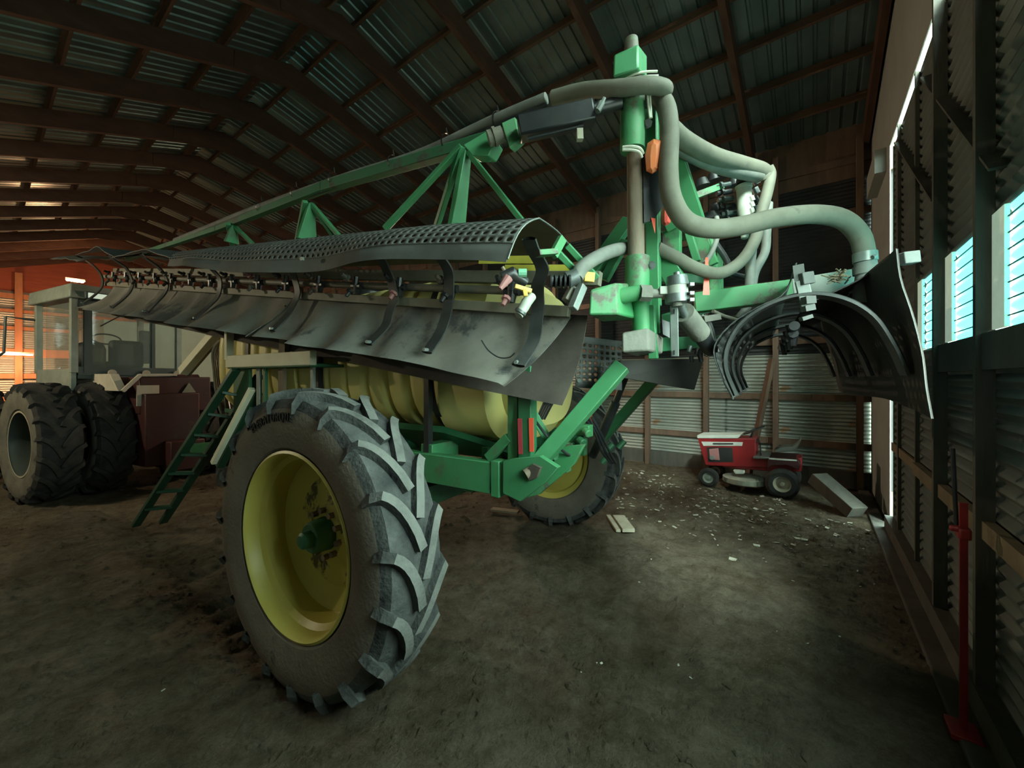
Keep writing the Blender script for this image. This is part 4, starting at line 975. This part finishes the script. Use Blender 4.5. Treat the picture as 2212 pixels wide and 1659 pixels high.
# rear rubber flap, tall, near the wall
RF = spline([V((y, z, 0)) for y, z in ((-.28, 2.50), (-.30, 2.36), (-.345, 2.20), (-.385, 2.02), (-.405, 1.87), (-.43, 1.735))], 4)
def rflap(s, t):
    k = t * (len(RF) - 1); i = min(int(k), len(RF) - 2); q = RF[i].lerp(RF[i + 1], k - i)
    return C(s, q.x + .12 * max(0, (.0 - s)) * t + .012 * math.sin(s * 4 + t) - .02 * max(0, s - .6) * 0, q.y + .02 * math.sin(s * 2.2) * t + .02 * s * t)
mb = MB(); mb.sheet([[rflap(-.20 + 2.8 * i / 34, j / 16) for j in range(17)] for i in range(35)], .008, sy * -1); obj('rubber_flap', mb, 'hood_rubber', hd, ang=1.2)
mb = MB(); mb.sheet([[C(-.16 + 2.7 * i / 20, -.28 + .30 * j / 6, 2.50 - .15 * (j / 6) ** .8) for j in range(7)] for i in range(3, 21)], .008, V((0, 0, -1))); obj('hood_top', mb, 'hood_rubber', hd, ang=1.2)
mb = MB(); mb.tube([rflap(-.205, t / 16) for t in range(17)], .002, 6); obj('flap_edge', mb, 'hood_panel', hd)
# inner pipe and the carrier beam, clamps on top
mb = MB(); mb.tube([C(.4, .06, 2.24), C(2.6, .06, 2.24)], .03, 12); obj('nozzle_pipe', mb, 'black_steel', hd)
for s_ in (.55, .95, 1.35, 1.75): 
    mb = MB(); mb.tube([C(s_, .06, 2.26), C(s_, .06, 2.12)], .035, 10, rs=[.045, .02]); mb.tube([C(s_ - .05, .06, 2.2), C(s_ + .05, .06, 2.2)], .03, 8); obj('nozzle', mb, 'black_steel', hd)
mb = MB(); b0, b1 = at(1500, 655, 3.0), at(1712, 628, 2.78); mb.bar(b0, b1, .10, .145); obj('carrier_beam', mb, 'green_dusty', hd, bevel=.006)
mb = MB(); b0, b1 = at(1708, 628, 2.78), at(1850, 606, 2.66); mb.bar(b0, b1, .10, .145); obj('carrier_beam', mb, 'white_plastic', hd, bevel=.006)  # white colour stands in for window light on this end of the beam
mb = MB(); q = at(1738, 640, 2.24); mb.bar(at(1731, 605, 2.2), at(1745, 665, 2.2), .06, .055, sx); obj('clamp_tube', mb, 'zinc_bright', hd, bevel=.003)
mb = MB(); mb.bar(at(1728, 604, 2.18), at(1753, 600, 2.18), .05, .065, sz); obj('clamp_block', mb, 'hood_panel', hd, bevel=.004)
mb = MB(); mb.bar(at(1724, 572, 2.19), at(1728, 606, 2.19), .05, .010, sx); obj('clamp_plate', mb, 'hood_panel', hd)
mb = MB(); mb.bar(at(1735, 650, 2.17), at(1756, 648, 2.17), .05, .04, sz); mb.bar(at(1735, 668, 2.17), at(1756, 664, 2.17), .04, .03, sz); obj('clamp_block', mb, 'hood_panel', hd)
mb = MB(); mb.bar(at(1730, 690, 2.18), at(1752, 683, 2.18), .03, .02); obj('clamp_bolt', mb, 'hood_panel', hd)
mb = MB(); mb.bar(at(1944, 560, 1.86), at(1978, 556, 1.86), .05, .055, sz); obj('clamp_block', mb, 'hood_panel', hd, bevel=.004)
nest = MB()
for k in range(40):
    p = at(1812 + random.gauss(0, 9), 598 + random.gauss(0, 4), 2.42); q = p + V((random.uniform(-1, 1), random.uniform(-1, 1), random.uniform(-.4, .5))).normalized() * .05
    nest.bar(p, q, .006, .006)
n_ = tag(obj('straw_clump', nest, 'tan_wood', None, False), 'tuft of dry straw caught on top of the centre hood', 'straw'); n_['kind'] = 'stuff'

# ------------------------------------------------------------------ red articulated tractor with dual wheels
TX, TY = 1.82, 8.95
tr = tag(empty('tractor', (TX, TY + .9, 0)), 'dark red articulated tractor with glass cab and dual rear wheels', 'tractor')
tr.rotation_euler = (0, 0, math.radians(11))
def T(x, y, z): return V((TX + x, TY + y, z))
def tbox(name, c, sz_, m, par=tr, bevel=.02):
    mb = MB(); mb.box(T(*c), sz_); return obj(name, mb, m, par, True, bevel)
RTT = .93
tyres = None
for lx in (-1.25, -.63, .63, 1.25):
    wh = empty('wheel', parent=tr); base = T(lx, .9, RTT - .02) - V(tr.location)
    if tyres is None:
        ty = build_tyre('tyre', RTT, .50, .50, .05, 19, -.34, ('tractor_tyre_side', 'tractor_tyre', 'tractor_tyre'), wh, base, -1, .06); tyres = ty
        mb = MB(); mb.lathe([(-.20, .51), (-.21, .49), (-.10, .47), (.05, .46), (.08, .2), (.05, .18), (.05, 0)], (0, 0, 0), (1, 0, 0), 40); rm = obj('rim', mb, 'cab_dark', None); rm.parent = wh; rm.location = base
        rmb = MB(); rmb.lathe([(-.215, .505), (-.215, .48)], (0, 0, 0), (1, 0, 0), 40); rr_ = obj('rim_ring', rmb, 'rim_pale', None); rr_.parent = wh; rr_.location = base
        protoparts = (ty, rm, rr_)
    else:
        for p_ in protoparts: inst(p_, wh, base)
for lx in (-1.25, 1.25):
    wh = empty('wheel', parent=tr); base = T(lx, 4.2, RTT - .02) - V(tr.location)
    for p_ in protoparts: inst(p_, wh, base)
tbox('axle', (0, .9, .9), (2.6, .22, .25), 'tractor_red')
tbox('rear_frame', (0, .75, 1.05), (.78, 1.9, 1.2), 'tractor_red')
tbox('rear_body', (.12, 1.0, 1.62), (1.05, 2.1, .62), 'tractor_red')
tbox('hitch', (.1, -.3, .6), (.5, .3, .5), 'tractor_red')
tbox('front_frame', (0, 4.2, 1.25), (1.0, 1.8, .9), 'tractor_red')
tbox('articulation', (0, 2.5, .95), (.5, .9, .5), 'cab_dark')
# fenders
for s_ in (-1, 1):
    mb = MB(); mb.prism([T(s_ * .52, .05, 1.70), T(s_ * .52, .35, 1.98), T(s_ * .52, 1.7, 1.98), T(s_ * .52, 1.9, 1.7)], (s_ * .12, 0, 0)); obj('fender', mb, 'tractor_white' if s_ < 0 else 'tractor_red', tr, bevel=.01)
mb = MB(); mb.bar(T(-.62, -.05, 1.70), T(-.40, -.05, 1.96), .05, .05); mb.bar(T(-.40, -.05, 1.96), T(.1, -.05, 1.97), .05, .04); obj('body_trim', mb, 'tractor_white', tr)
mb = MB(); mb.box(T(-.30, -.06, 1.62), (.30, .02, .34)); obj('body_panel', mb, 'tractor_white', tr, bevel=.004)
# slow-vehicle triangle
mb = MB(); mb.prism([T(.13, -.08, 1.58), T(.43, -.08, 1.58), T(.28, -.08, 1.83)], (0, .01, 0)); o = obj('triangle_sign', mb, 'cab_frame', tr); o['label'] = 'pale slow-vehicle triangle'
# cab
cb = empty('cab', parent=tr)
CX0, CX1, CY0, CY1, CZ0, CZ1 = -.87, .58, .95, 2.45, 2.0, 3.22
for (x, y) in ((CX0, CY0), (CX1, CY0), (CX0, CY1), (CX1, CY1), (.18, CY0 + .02)):
    mb = MB(); mb.box(T(x, y, (CZ0 + CZ1) / 2), (.085 if x != .18 else .06, .085, CZ1 - CZ0)); obj('pillar', mb, 'cab_frame' if x != .18 else 'cab_dark', cb, bevel=.006)
mb = MB(); mb.prism([T(CX0 - .1, CY0 - .16, CZ1), T(CX1 + .1, CY0 - .16, CZ1), T(CX1 + .06, CY0 - .08, CZ1 + .24), T(CX0 - .06, CY0 - .08, CZ1 + .24)], (0, CY1 - CY0 + .3, 0)); obj('roof', mb, 'cab_frame', cb, bevel=.02)
mb = MB(); mb.box(T(-.1, CY0 - .03, CZ1 - .06), (CX1 - CX0, .05, .16)); obj('header', mb, 'cab_dark', cb)
mb = MB(); mb.box(T(-.1, CY0 - .0, CZ0 + .03), (CX1 - CX0, .06, .14)); obj('lower_rail', mb, 'cab_dark', cb)
mb = MB(); mb.box(T(CX0, (CY0 + CY1) / 2, CZ0 - .12), (.06, CY1 - CY0, .35)); obj('door_sill', mb, 'cab_frame', cb)
mb = MB(); mb.box(T(CX0 + .16, CY0 - .02, (CZ0 + CZ1) / 2), (.10, .04, CZ1 - CZ0)); obj('rear_seal', mb, 'cab_dark', cb)
mb = MB(); mb.box(T(-.1, CY0, (CZ0 + CZ1) / 2), (CX1 - CX0 - .09, .008, CZ1 - CZ0 - .1)); obj('rear_glass', mb, 'cab_glass', cb, False)
mb = MB(); mb.box(T(CX0, (CY0 + CY1) / 2, (CZ0 + CZ1) / 2), (.008, CY1 - CY0 - .09, CZ1 - CZ0 - .1)); obj('side_glass', mb, 'cab_glass', cb, False)
mb = MB(); mb.box(T(CX1, (CY0 + CY1) / 2, (CZ0 + CZ1) / 2), (.008, CY1 - CY0 - .09, CZ1 - CZ0 - .1)); obj('side_glass', mb, 'cab_glass', cb, False)
mb = MB(); mb.box(T(-.1, CY1, (CZ0 + CZ1) / 2), (CX1 - CX0 - .09, .008, CZ1 - CZ0 - .1)); obj('front_glass', mb, 'cab_glass', cb, False)
mb = MB(); mb.box(T(-.1, (CY0 + CY1) / 2, CZ0 - .05), (CX1 - CX0, CY1 - CY0, .1)); obj('cab_floor', mb, 'cab_dark', cb)
mb = MB(); mb.box(T(-.62, CY0 - .14, CZ1 + .06), (.34, .10, .12)); obj('work_light', mb, 'cab_dark', cb, bevel=.01)
mb = MB(); mb.box(T(-.62, CY0 - .195, CZ1 + .06), (.28, .01, .085)); obj('work_light_lens', mb, 'lamp_cab', cb, bevel=.006)
for x in (-.42, .05, .52):
    mb = MB(); mb.lathe([(0, .0), (0, .055), (.03, .06), (.05, .04)], T(x, CY0 - .1, CZ0 + .0), (0, 1, 0), 16); obj('tail_lamp', mb, 'rim_pale', cb)
mb = MB(); mb.box(T(-.05, CY0 + .42, CZ0 + .35), (.50, .16, .52)); obj('seat_back', mb, 'seat_black', cb, bevel=.07)
mb = MB(); mb.box(T(-.05, CY0 + .68, CZ0 + .14), (.52, .5, .16)); obj('seat', mb, 'seat_black', cb, bevel=.05)
mb = MB(); mb.box(T(-.52, CY0 + .5, CZ0 + .32), (.38, .4, .46)); obj('jacket', mb, 'seat_black', cb, bevel=.12)
mb = MB(); ring = [T(-.12 + .21 * math.cos(a), CY0 + 1.02 + .06 * math.sin(a), CZ0 + .66 + .10 * math.sin(a)) for a in [2 * PI * k / 24 for k in range(25)]]; mb.tube(ring, .014, 8, False); obj('steering_wheel', mb, 'seat_black', cb)
mb = MB(); mb.bar(T(.33, CY0 + .7, CZ0 + .2), T(.33, CY0 + .7, CZ0 + .85), .14, .12); obj('console', mb, 'cab_dark', cb, bevel=.01)
mb = MB(); mb.tube([T(-.28, CY0 + .0, CZ1 - .2), T(-.55, CY0 - .01, CZ1 - .42)], .01, 6); mb.tube([T(-.7, CY0 - .02, CZ1), T(-.7, CY0 - .02, CZ0 + .1)], .004, 6); obj('wiper', mb, 'seat_black', cb)
mb = MB(); mb.tube([T(CX0 - .02, CY1, 2.95), T(CX0 - .38, CY1, 2.97), T(CX0 - .40, CY1, 2.35), T(CX0 - .75, CY1 - .1, 1.95)], .02, 8); obj('mirror_bar', mb, 'cab_dark', cb)

# pale truck body behind the tractor
tk2 = tag(empty('grain_truck', (3.4, 15.2, 0)), 'pale cream truck box parked behind the tractor cab', 'truck')
mb = MB(); mb.box((3.4, 17.5, 2.3), (2.7, 4.4, 2.4)); obj('cargo_box', mb, 'truck_pale', tk2, bevel=.02)
mb = MB(); mb.box((3.4, 17.5, 1.0), (.9, 4.6, .2)); obj('frame', mb, 'cab_dark', tk2)
wme = MB(); wme.lathe([(-.14, .28), (-.15, .46), (-.10, .52), (.10, .52), (.15, .46), (.14, .28), (.05, .2), (.05, 0)], (0, 0, 0), (1, 0, 0), 28); wm_ = mesh_of('wheel', wme, 'tractor_tyre')
for x, y in ((-1.05, .9), (1.05, .9), (-1.05, 3.4), (1.05, 3.4)): cpart('wheel', wm_, tk2, (x, y, .51))

# ------------------------------------------------------------------ lawn tractor by the back wall
MX, MY = 8.05, 1.0
mw = tag(empty('lawn_tractor', (MX, MY, 0)), 'small red lawn tractor with white hood top by the back wall', 'lawn tractor')
# +y is its front; x extent about .5
def Mw(x, y, z): return V((MX + x, MY + y, z))
def mp(u, v): p = atX(u, v, MX - .24); return (p.y - MY, p.z)
def mprof(name, uvs, x0, x1, m, bevel=.008):
    P = [mp(*q) for q in uvs]; mb = MB(); mb.prism([Mw(x0, y, z) for y, z in P], (x1 - x0, 0, 0)); return obj(name, mb, m, mw, bevel=bevel)
mprof('hood', [(1507, 947), (1632, 948), (1632, 986), (1640, 988), (1660, 990), (1662, 1010), (1536, 1006), (1524, 1004)], -.24, .24, 'red_paint')
mprof('hood_top', [(1506, 940), (1590, 940), (1602, 938), (1594, 947), (1506, 947)], -.25, .25, 'white_paint')
mprof('hood_stripe', [(1515, 954), (1605, 955), (1603, 963), (1520, 963)], -.247, -.24, 'white_paint', 0)
mprof('stripe_inset', [(1540, 957), (1584, 957), (1584, 960), (1540, 960)], -.252, -.246, 'black_steel', 0)
mprof('engine_bay', [(1527, 966), (1582, 967), (1584, 998), (1530, 998)], -.246, -.238, 'seat_black', 0)
mprof('engine', [(1532, 970), (1552, 968), (1555, 994), (1534, 992)], -.262, -.24, 'pink_plastic', .006)
mb = MB(); y, z = mp(1539, 988); mb.tube([Mw(-.29, y, z), Mw(-.24, y, z)], .04, 14); obj('oil_filter', mb, 'zinc_bright', mw)
mprof('dash', [(1600, 948), (1632, 950), (1634, 958), (1610, 957)], -.2, .2, 'seat_black')
mprof('body', [(1624, 988), (1668, 992), (1700, 992), (1732, 990), (1732, 1020), (1650, 1018), (1560, 1010), (1560, 1002)], -.20, .20, 'red_paint')
mprof('rear_fender', [(1660, 988), (1724, 991), (1730, 1000), (1726, 1014), (1700, 1002), (1668, 1004), (1658, 1014)], -.34, .34, 'tractor_red')
mprof('fender_stripe', [(1662, 987), (1722, 991), (1722, 994), (1662, 990)], -.345, -.33, 'white_paint', 0)
mprof('foot_rest', [(1628, 984), (1662, 986), (1662, 990), (1628, 989)], -.33, .33, 'gable_metal')
mprof('seat', [(1671, 974), (1690, 966), (1712, 966), (1722, 958), (1728, 949), (1731, 951), (1722, 970), (1710, 976), (1674, 979)], -.18, .18, 'seat_grey', .015)
y, z = mp(1625, 932); y2, z2 = mp(1620, 950)
mb = MB(); ring = [Mw(.19 * math.cos(a), y + .15 * math.sin(a), z - .08 * math.sin(a)) for a in [2 * PI * k / 24 for k in range(25)]]; mb.tube(ring, .013, 8, False); mb.tube([Mw(0, y, z), Mw(0, y2 + .02, z2)], .018, 8); mb.bar(Mw(-.18, y, z), Mw(.18, y, z), .02, .02); obj('steering_wheel', mb, 'seat_black', mw)
mb = MB(); mb.tube([Mw(-.2, *mp(1641, 952)), Mw(-.2, *mp(1643, 985))], .010, 8); obj('lever', mb, 'seat_black', mw)
y, z = mp(1605, 1044)
mb = MB(); mb.lathe([(0, .30), (.02, .33), (.10, .33), (.12, .27), (.12, 0)], Mw(-.10, y, .10), (0, 0, 1), 28); obj('mower_deck', mb, 'deck_pale', mw)
mprof('deck_cover', [(1585, 1014), (1608, 1016), (1609, 1022), (1590, 1022)], -.33, -.2, 'white_paint')
def mwheel(u, v, x, r, wd, pale):
    y, z = mp(u, v); wh = empty('wheel', parent=mw)
    mb = MB(); mb.lathe([(-wd / 2, r * .52), (-wd / 2 * 1.05, r * .8), (-wd / 2 * .7, r * .98), (0, r), (wd / 2 * .7, r * .98), (wd / 2 * 1.05, r * .8), (wd / 2, r * .52)], Mw(x, y, r), (1, 0, 0), 32); obj('tyre', mb, 'tractor_tyre', wh)
    mb = MB(); mb.lathe([(-wd / 2 * .9, r * .54), (-wd / 2 * .8, r * .46), (-wd * .15, r * .36), (-wd * .2, r * .15), (-wd * .45, r * .13), (-wd * .45, 0)], Mw(x, y, r), (1, 0, 0), 24); obj('rim', mb, pale, wh)
for x in (-.36, .36): mwheel(1691, 1032, x, .235, .18, 'rim_pale')
for x in (-.33, .33): mwheel(1533, 1024, x, .165, .12, 'cab_frame')
mb = MB(); mb.bar(Mw(-.33, mp(1533, 1024)[0], .165), Mw(.33, mp(1533, 1024)[0], .165), .05, .06); obj('front_axle', mb, 'tractor_red', mw)

# wooden block leaning behind the lawn tractor, pole, jack, planks, litter
p, q = V((7.55, -.05, .42)), V((7.15, -.48, .09))
lb = tag(obj('wooden_beam', MB().bar(p, q, .26, .17), 'grey_wood', None, True, .008), 'thick weathered wooden beam slanting to the floor behind the lawn tractor', 'beam')
a, b_ = atX(1622, 930, 8.65), atX(1668, 775, 8.85)
tag(obj('leaning_pole', MB().bar(V((a.x, a.y + .05, .02)), b_, .16, .06), 'post_wood', None, True, .005), 'dark wooden board leaning on the back wall above the lawn tractor', 'board')
for i, (uv, sz_, m, lab) in enumerate(((((1314, 1114), (1336, 1147)), (.055, .03), 'pale_wood', 'narrow pale wood strip lying beside the wider offcut on the floor'), (((1336, 1116), (1358, 1146)), (.15, .045), 'pale_wood', 'wide pale wood offcut on the dirt floor near the far wheel'))):
    a, b_ = atZ(*uv[0], .06), atZ(*uv[1], .06)
    o = tag(obj('plank', MB().bar(a, b_, *sz_), m, None, True, .003), lab, 'plank')
a, b_ = atZ(1062, 1100, .04), atZ(1120, 1106, .04)
tag(obj('plank', MB().bar(a, b_, .12, .03), 'tan_wood', None, True, .003), 'tan wood board lying under the sprayer frame', 'plank')
# farm jack on the gable wall
jk = tag(empty('farm_jack', (3.0, -.70, 0)), 'red farm jack standing against the corrugated gable wall', 'jack')
jx, jy = atY(2118, 1100, -.70).x, -.70
jy = -.64; jk.location = (jx, jy, 0)
mb = MB(); mb.bar((jx, jy, .02), (jx, jy, 1.24), .018, .03); obj('rack_bar', mb, 'red_paint', jk)
mb = MB(); mb.box((jx, jy, 1.08), (.07, .05, .06)); mb.box((jx - .01, jy + .03, 1.10), (.03, .05, .03)); obj('lift_head', mb, 'red_paint', jk, bevel=.01)
mb = MB(); mb.tube([(jx + .03, jy + .02, 1.10), (jx + .05, jy + .03, 1.52)], .010, 8); obj('handle', mb, 'black_steel', jk)
mb = MB(); mb.box((jx, jy, .025), (.16, .12, .03)); obj('foot', mb, 'red_paint', jk, bevel=.004)
# clods of loose dirt lying on the floor
cd = MB(); rc = random.Random(21)
OCT = [(1, 0, 0), (0, 1, 0), (-1, 0, 0), (0, -1, 0), (0, 0, 1), (0, 0, -1)]
OF = [(0, 1, 4), (1, 2, 4), (2, 3, 4), (3, 0, 4), (1, 0, 5), (2, 1, 5), (3, 2, 5), (0, 3, 5)]
def clod(x, y, s_):
    z = ground_h(x, y) * min(1, max(0, (y + .65) * 2)); c = V((x, y, z)); q = rc.uniform(0, PI)
    R_ = Matrix.Rotation(q, 3, 'Z')
    cd.add([c + R_ @ V((a * s_ * rc.uniform(.6, 1.4), b * s_ * rc.uniform(.5, 1.1), d * s_ * rc.uniform(.4, .8))) for a, b, d in OCT], OF)
for k in range(6500):
    u = rc.uniform(-60, 2100); v = 1030 + 640 * rc.random() ** 1.3; p = atZ(u, v, 0)
    if -.6 < p.y and p.x < 8.9: clod(p.x, p.y, (v - 818) ** -.35 * rc.choice((.05, .06, .07, .09, .12, .16, .24, .34)))
for k in range(500):
    clod(rc.gauss(1.05, .28), rc.uniform(2.7, 4.8), rc.uniform(.006, .022))
o = obj('dirt_clods', cd, 'dirt', fl, False); o['kind'] = 'stuff'
# chaff and chips (uncountable)
lt = MB(); rnd = random.Random(9)
def chip(x, y, s):
    z = ground_h(x, y) * min(1, max(0, (y + .65) * 2)); a = rnd.uniform(0, PI); d = V((math.cos(a), math.sin(a), rnd.uniform(-.1, .2))); e = V((-d.y, d.x, rnd.uniform(-.3, .3)))
    c = V((x, y, z + s * .2)); L_ = s; W_ = s * rnd.uniform(.3, .7)
    lt.hexa([c - d * L_ - e * W_, c + d * L_ - e * W_ * .6, c + d * L_ * .8 + e * W_, c - d * L_ * .9 + e * W_ * .8], [c - d * L_ - e * W_ + V((0, 0, s * .2)), c + d * L_ - e * W_ * .6 + V((0, 0, s * .25)), c + d * L_ * .8 + e * W_ + V((0, 0, s * .15)), c - d * L_ * .9 + e * W_ * .8 + V((0, 0, s * .25))])
for k in range(520):
    u = rnd.uniform(1330, 1880); v = 1010 + (u - 1330) * .13 + abs(rnd.gauss(0, 55)); p = atZ(u, v, 0)
    if p.x < FX - .1 and p.y > -.55 and not (6.8 < p.x < 7.9 and p.y < .3) and not (7.55 < p.x < 8.6 and p.y < 1.9) and not (p.x < 4.95 and p.y > 1.45): chip(p.x, p.y, rnd.choice((.008, .012, .016, .022, .035)))
for k in range(90):
    p = atZ(rnd.uniform(350, 2000), rnd.uniform(1080, 1500), 0)
    if p.y > -.5 and not (.9 < p.x < 4.95 and p.y > 1.4): chip(p.x, p.y, rnd.uniform(.004, .014))
for k in range(60):
    p = atZ(rnd.gauss(1840, 28), rnd.gauss(1110, 12), 0)
    if p.y > -.6 and p.x < 6.85: chip(p.x, p.y, rnd.uniform(.015, .035))
l_ = tag(obj('floor_litter', lt, 'chip_pale', None, False), 'pale chips and chaff scattered over the dirt floor', 'litter'); l_['kind'] = 'stuff'

# ------------------------------------------------------------------ lamps at the far end
def lamp(name, loc, label, power, size=(1.2, .1)):
    L_ = tag(empty(name, loc), label, 'lamp'); x, y, z = loc
    mb = MB(); mb.prism([(x - size[0] / 2, y - .10, z), (x + size[0] / 2, y - .10, z), (x + size[0] / 2, y - .04, z + .08), (x - size[0] / 2, y - .04, z + .08)], (0, .14, 0)); obj('housing', mb, 'white_paint', L_)
    for dz in (-.02,):
        for dy in (-.06, .04):
            mb = MB(); mb.tube([(x - size[0] / 2 + .03, y + dy, z + dz), (x + size[0] / 2 - .03, y + dy, z + dz)], .018, 10); obj('tube', mb, 'lamp_warm', L_)
    ld_ = bpy.data.lights.new(name + '_light', 'POINT'); ld_.energy = power; ld_.color = (1.0, .50, .24); ld_.shadow_soft_size = .2
    lo = bpy.data.objects.new(name + '_light', ld_); COL.objects.link(lo); lo.parent = L_; lo.location = (0, -.25, -.15)
    return L_
lamp('shop_light', (.75, 24.6, 2.85), 'bright fluorescent shop light low on the far wall at left', 200)
lamp('bay_light', (2.2, 22.0, 5.55), 'small bright lamp hanging above the tractor cab', 150, (.5, .1))

# pendant lamps: one beyond the sprayer, one off to the left of the photographer
def pendant(loc, label, power, color):
    pd = tag(empty('pendant_lamp', loc), label, 'lamp', 'pendant work lamps'); x, y, z = loc
    mb = MB(); mb.lathe([(0.02, .16), (.03, .16), (.14, .06), (.20, .04), (.20, 0)], loc, (0, 0, 1), 24); obj('shade', mb, 'cab_dark', pd)
    mb = MB(); mb.tube([(x, y, z + .18), (x, y, rafz(x) + .1)], .008, 6); obj('cord', mb, 'black_steel', pd)
    mb = MB(); mb.lathe([(.03, 0), (.04, .04), (.08, .04), (.12, .03)], loc, (0, 0, 1), 16); obj('bulb', mb, 'lamp_warm', pd)
    l_ = bpy.data.lights.new('pendant_light', 'POINT'); l_.energy = power; l_.color = color; l_.shadow_soft_size = .05
    lo = bpy.data.objects.new('pendant_light', l_); COL.objects.link(lo); lo.parent = pd; lo.location = (0, 0, -.045)
pendant((7.4, 7.555, 3.6), 'pendant work lamp hanging beyond the sprayer tank near the back wall', 330, (1.0, .74, .50))
pendant((-2.3, 9.21, 3.7), 'pendant work lamp hanging over the open floor left of the tractor', 210, (1.0, .88, .60))
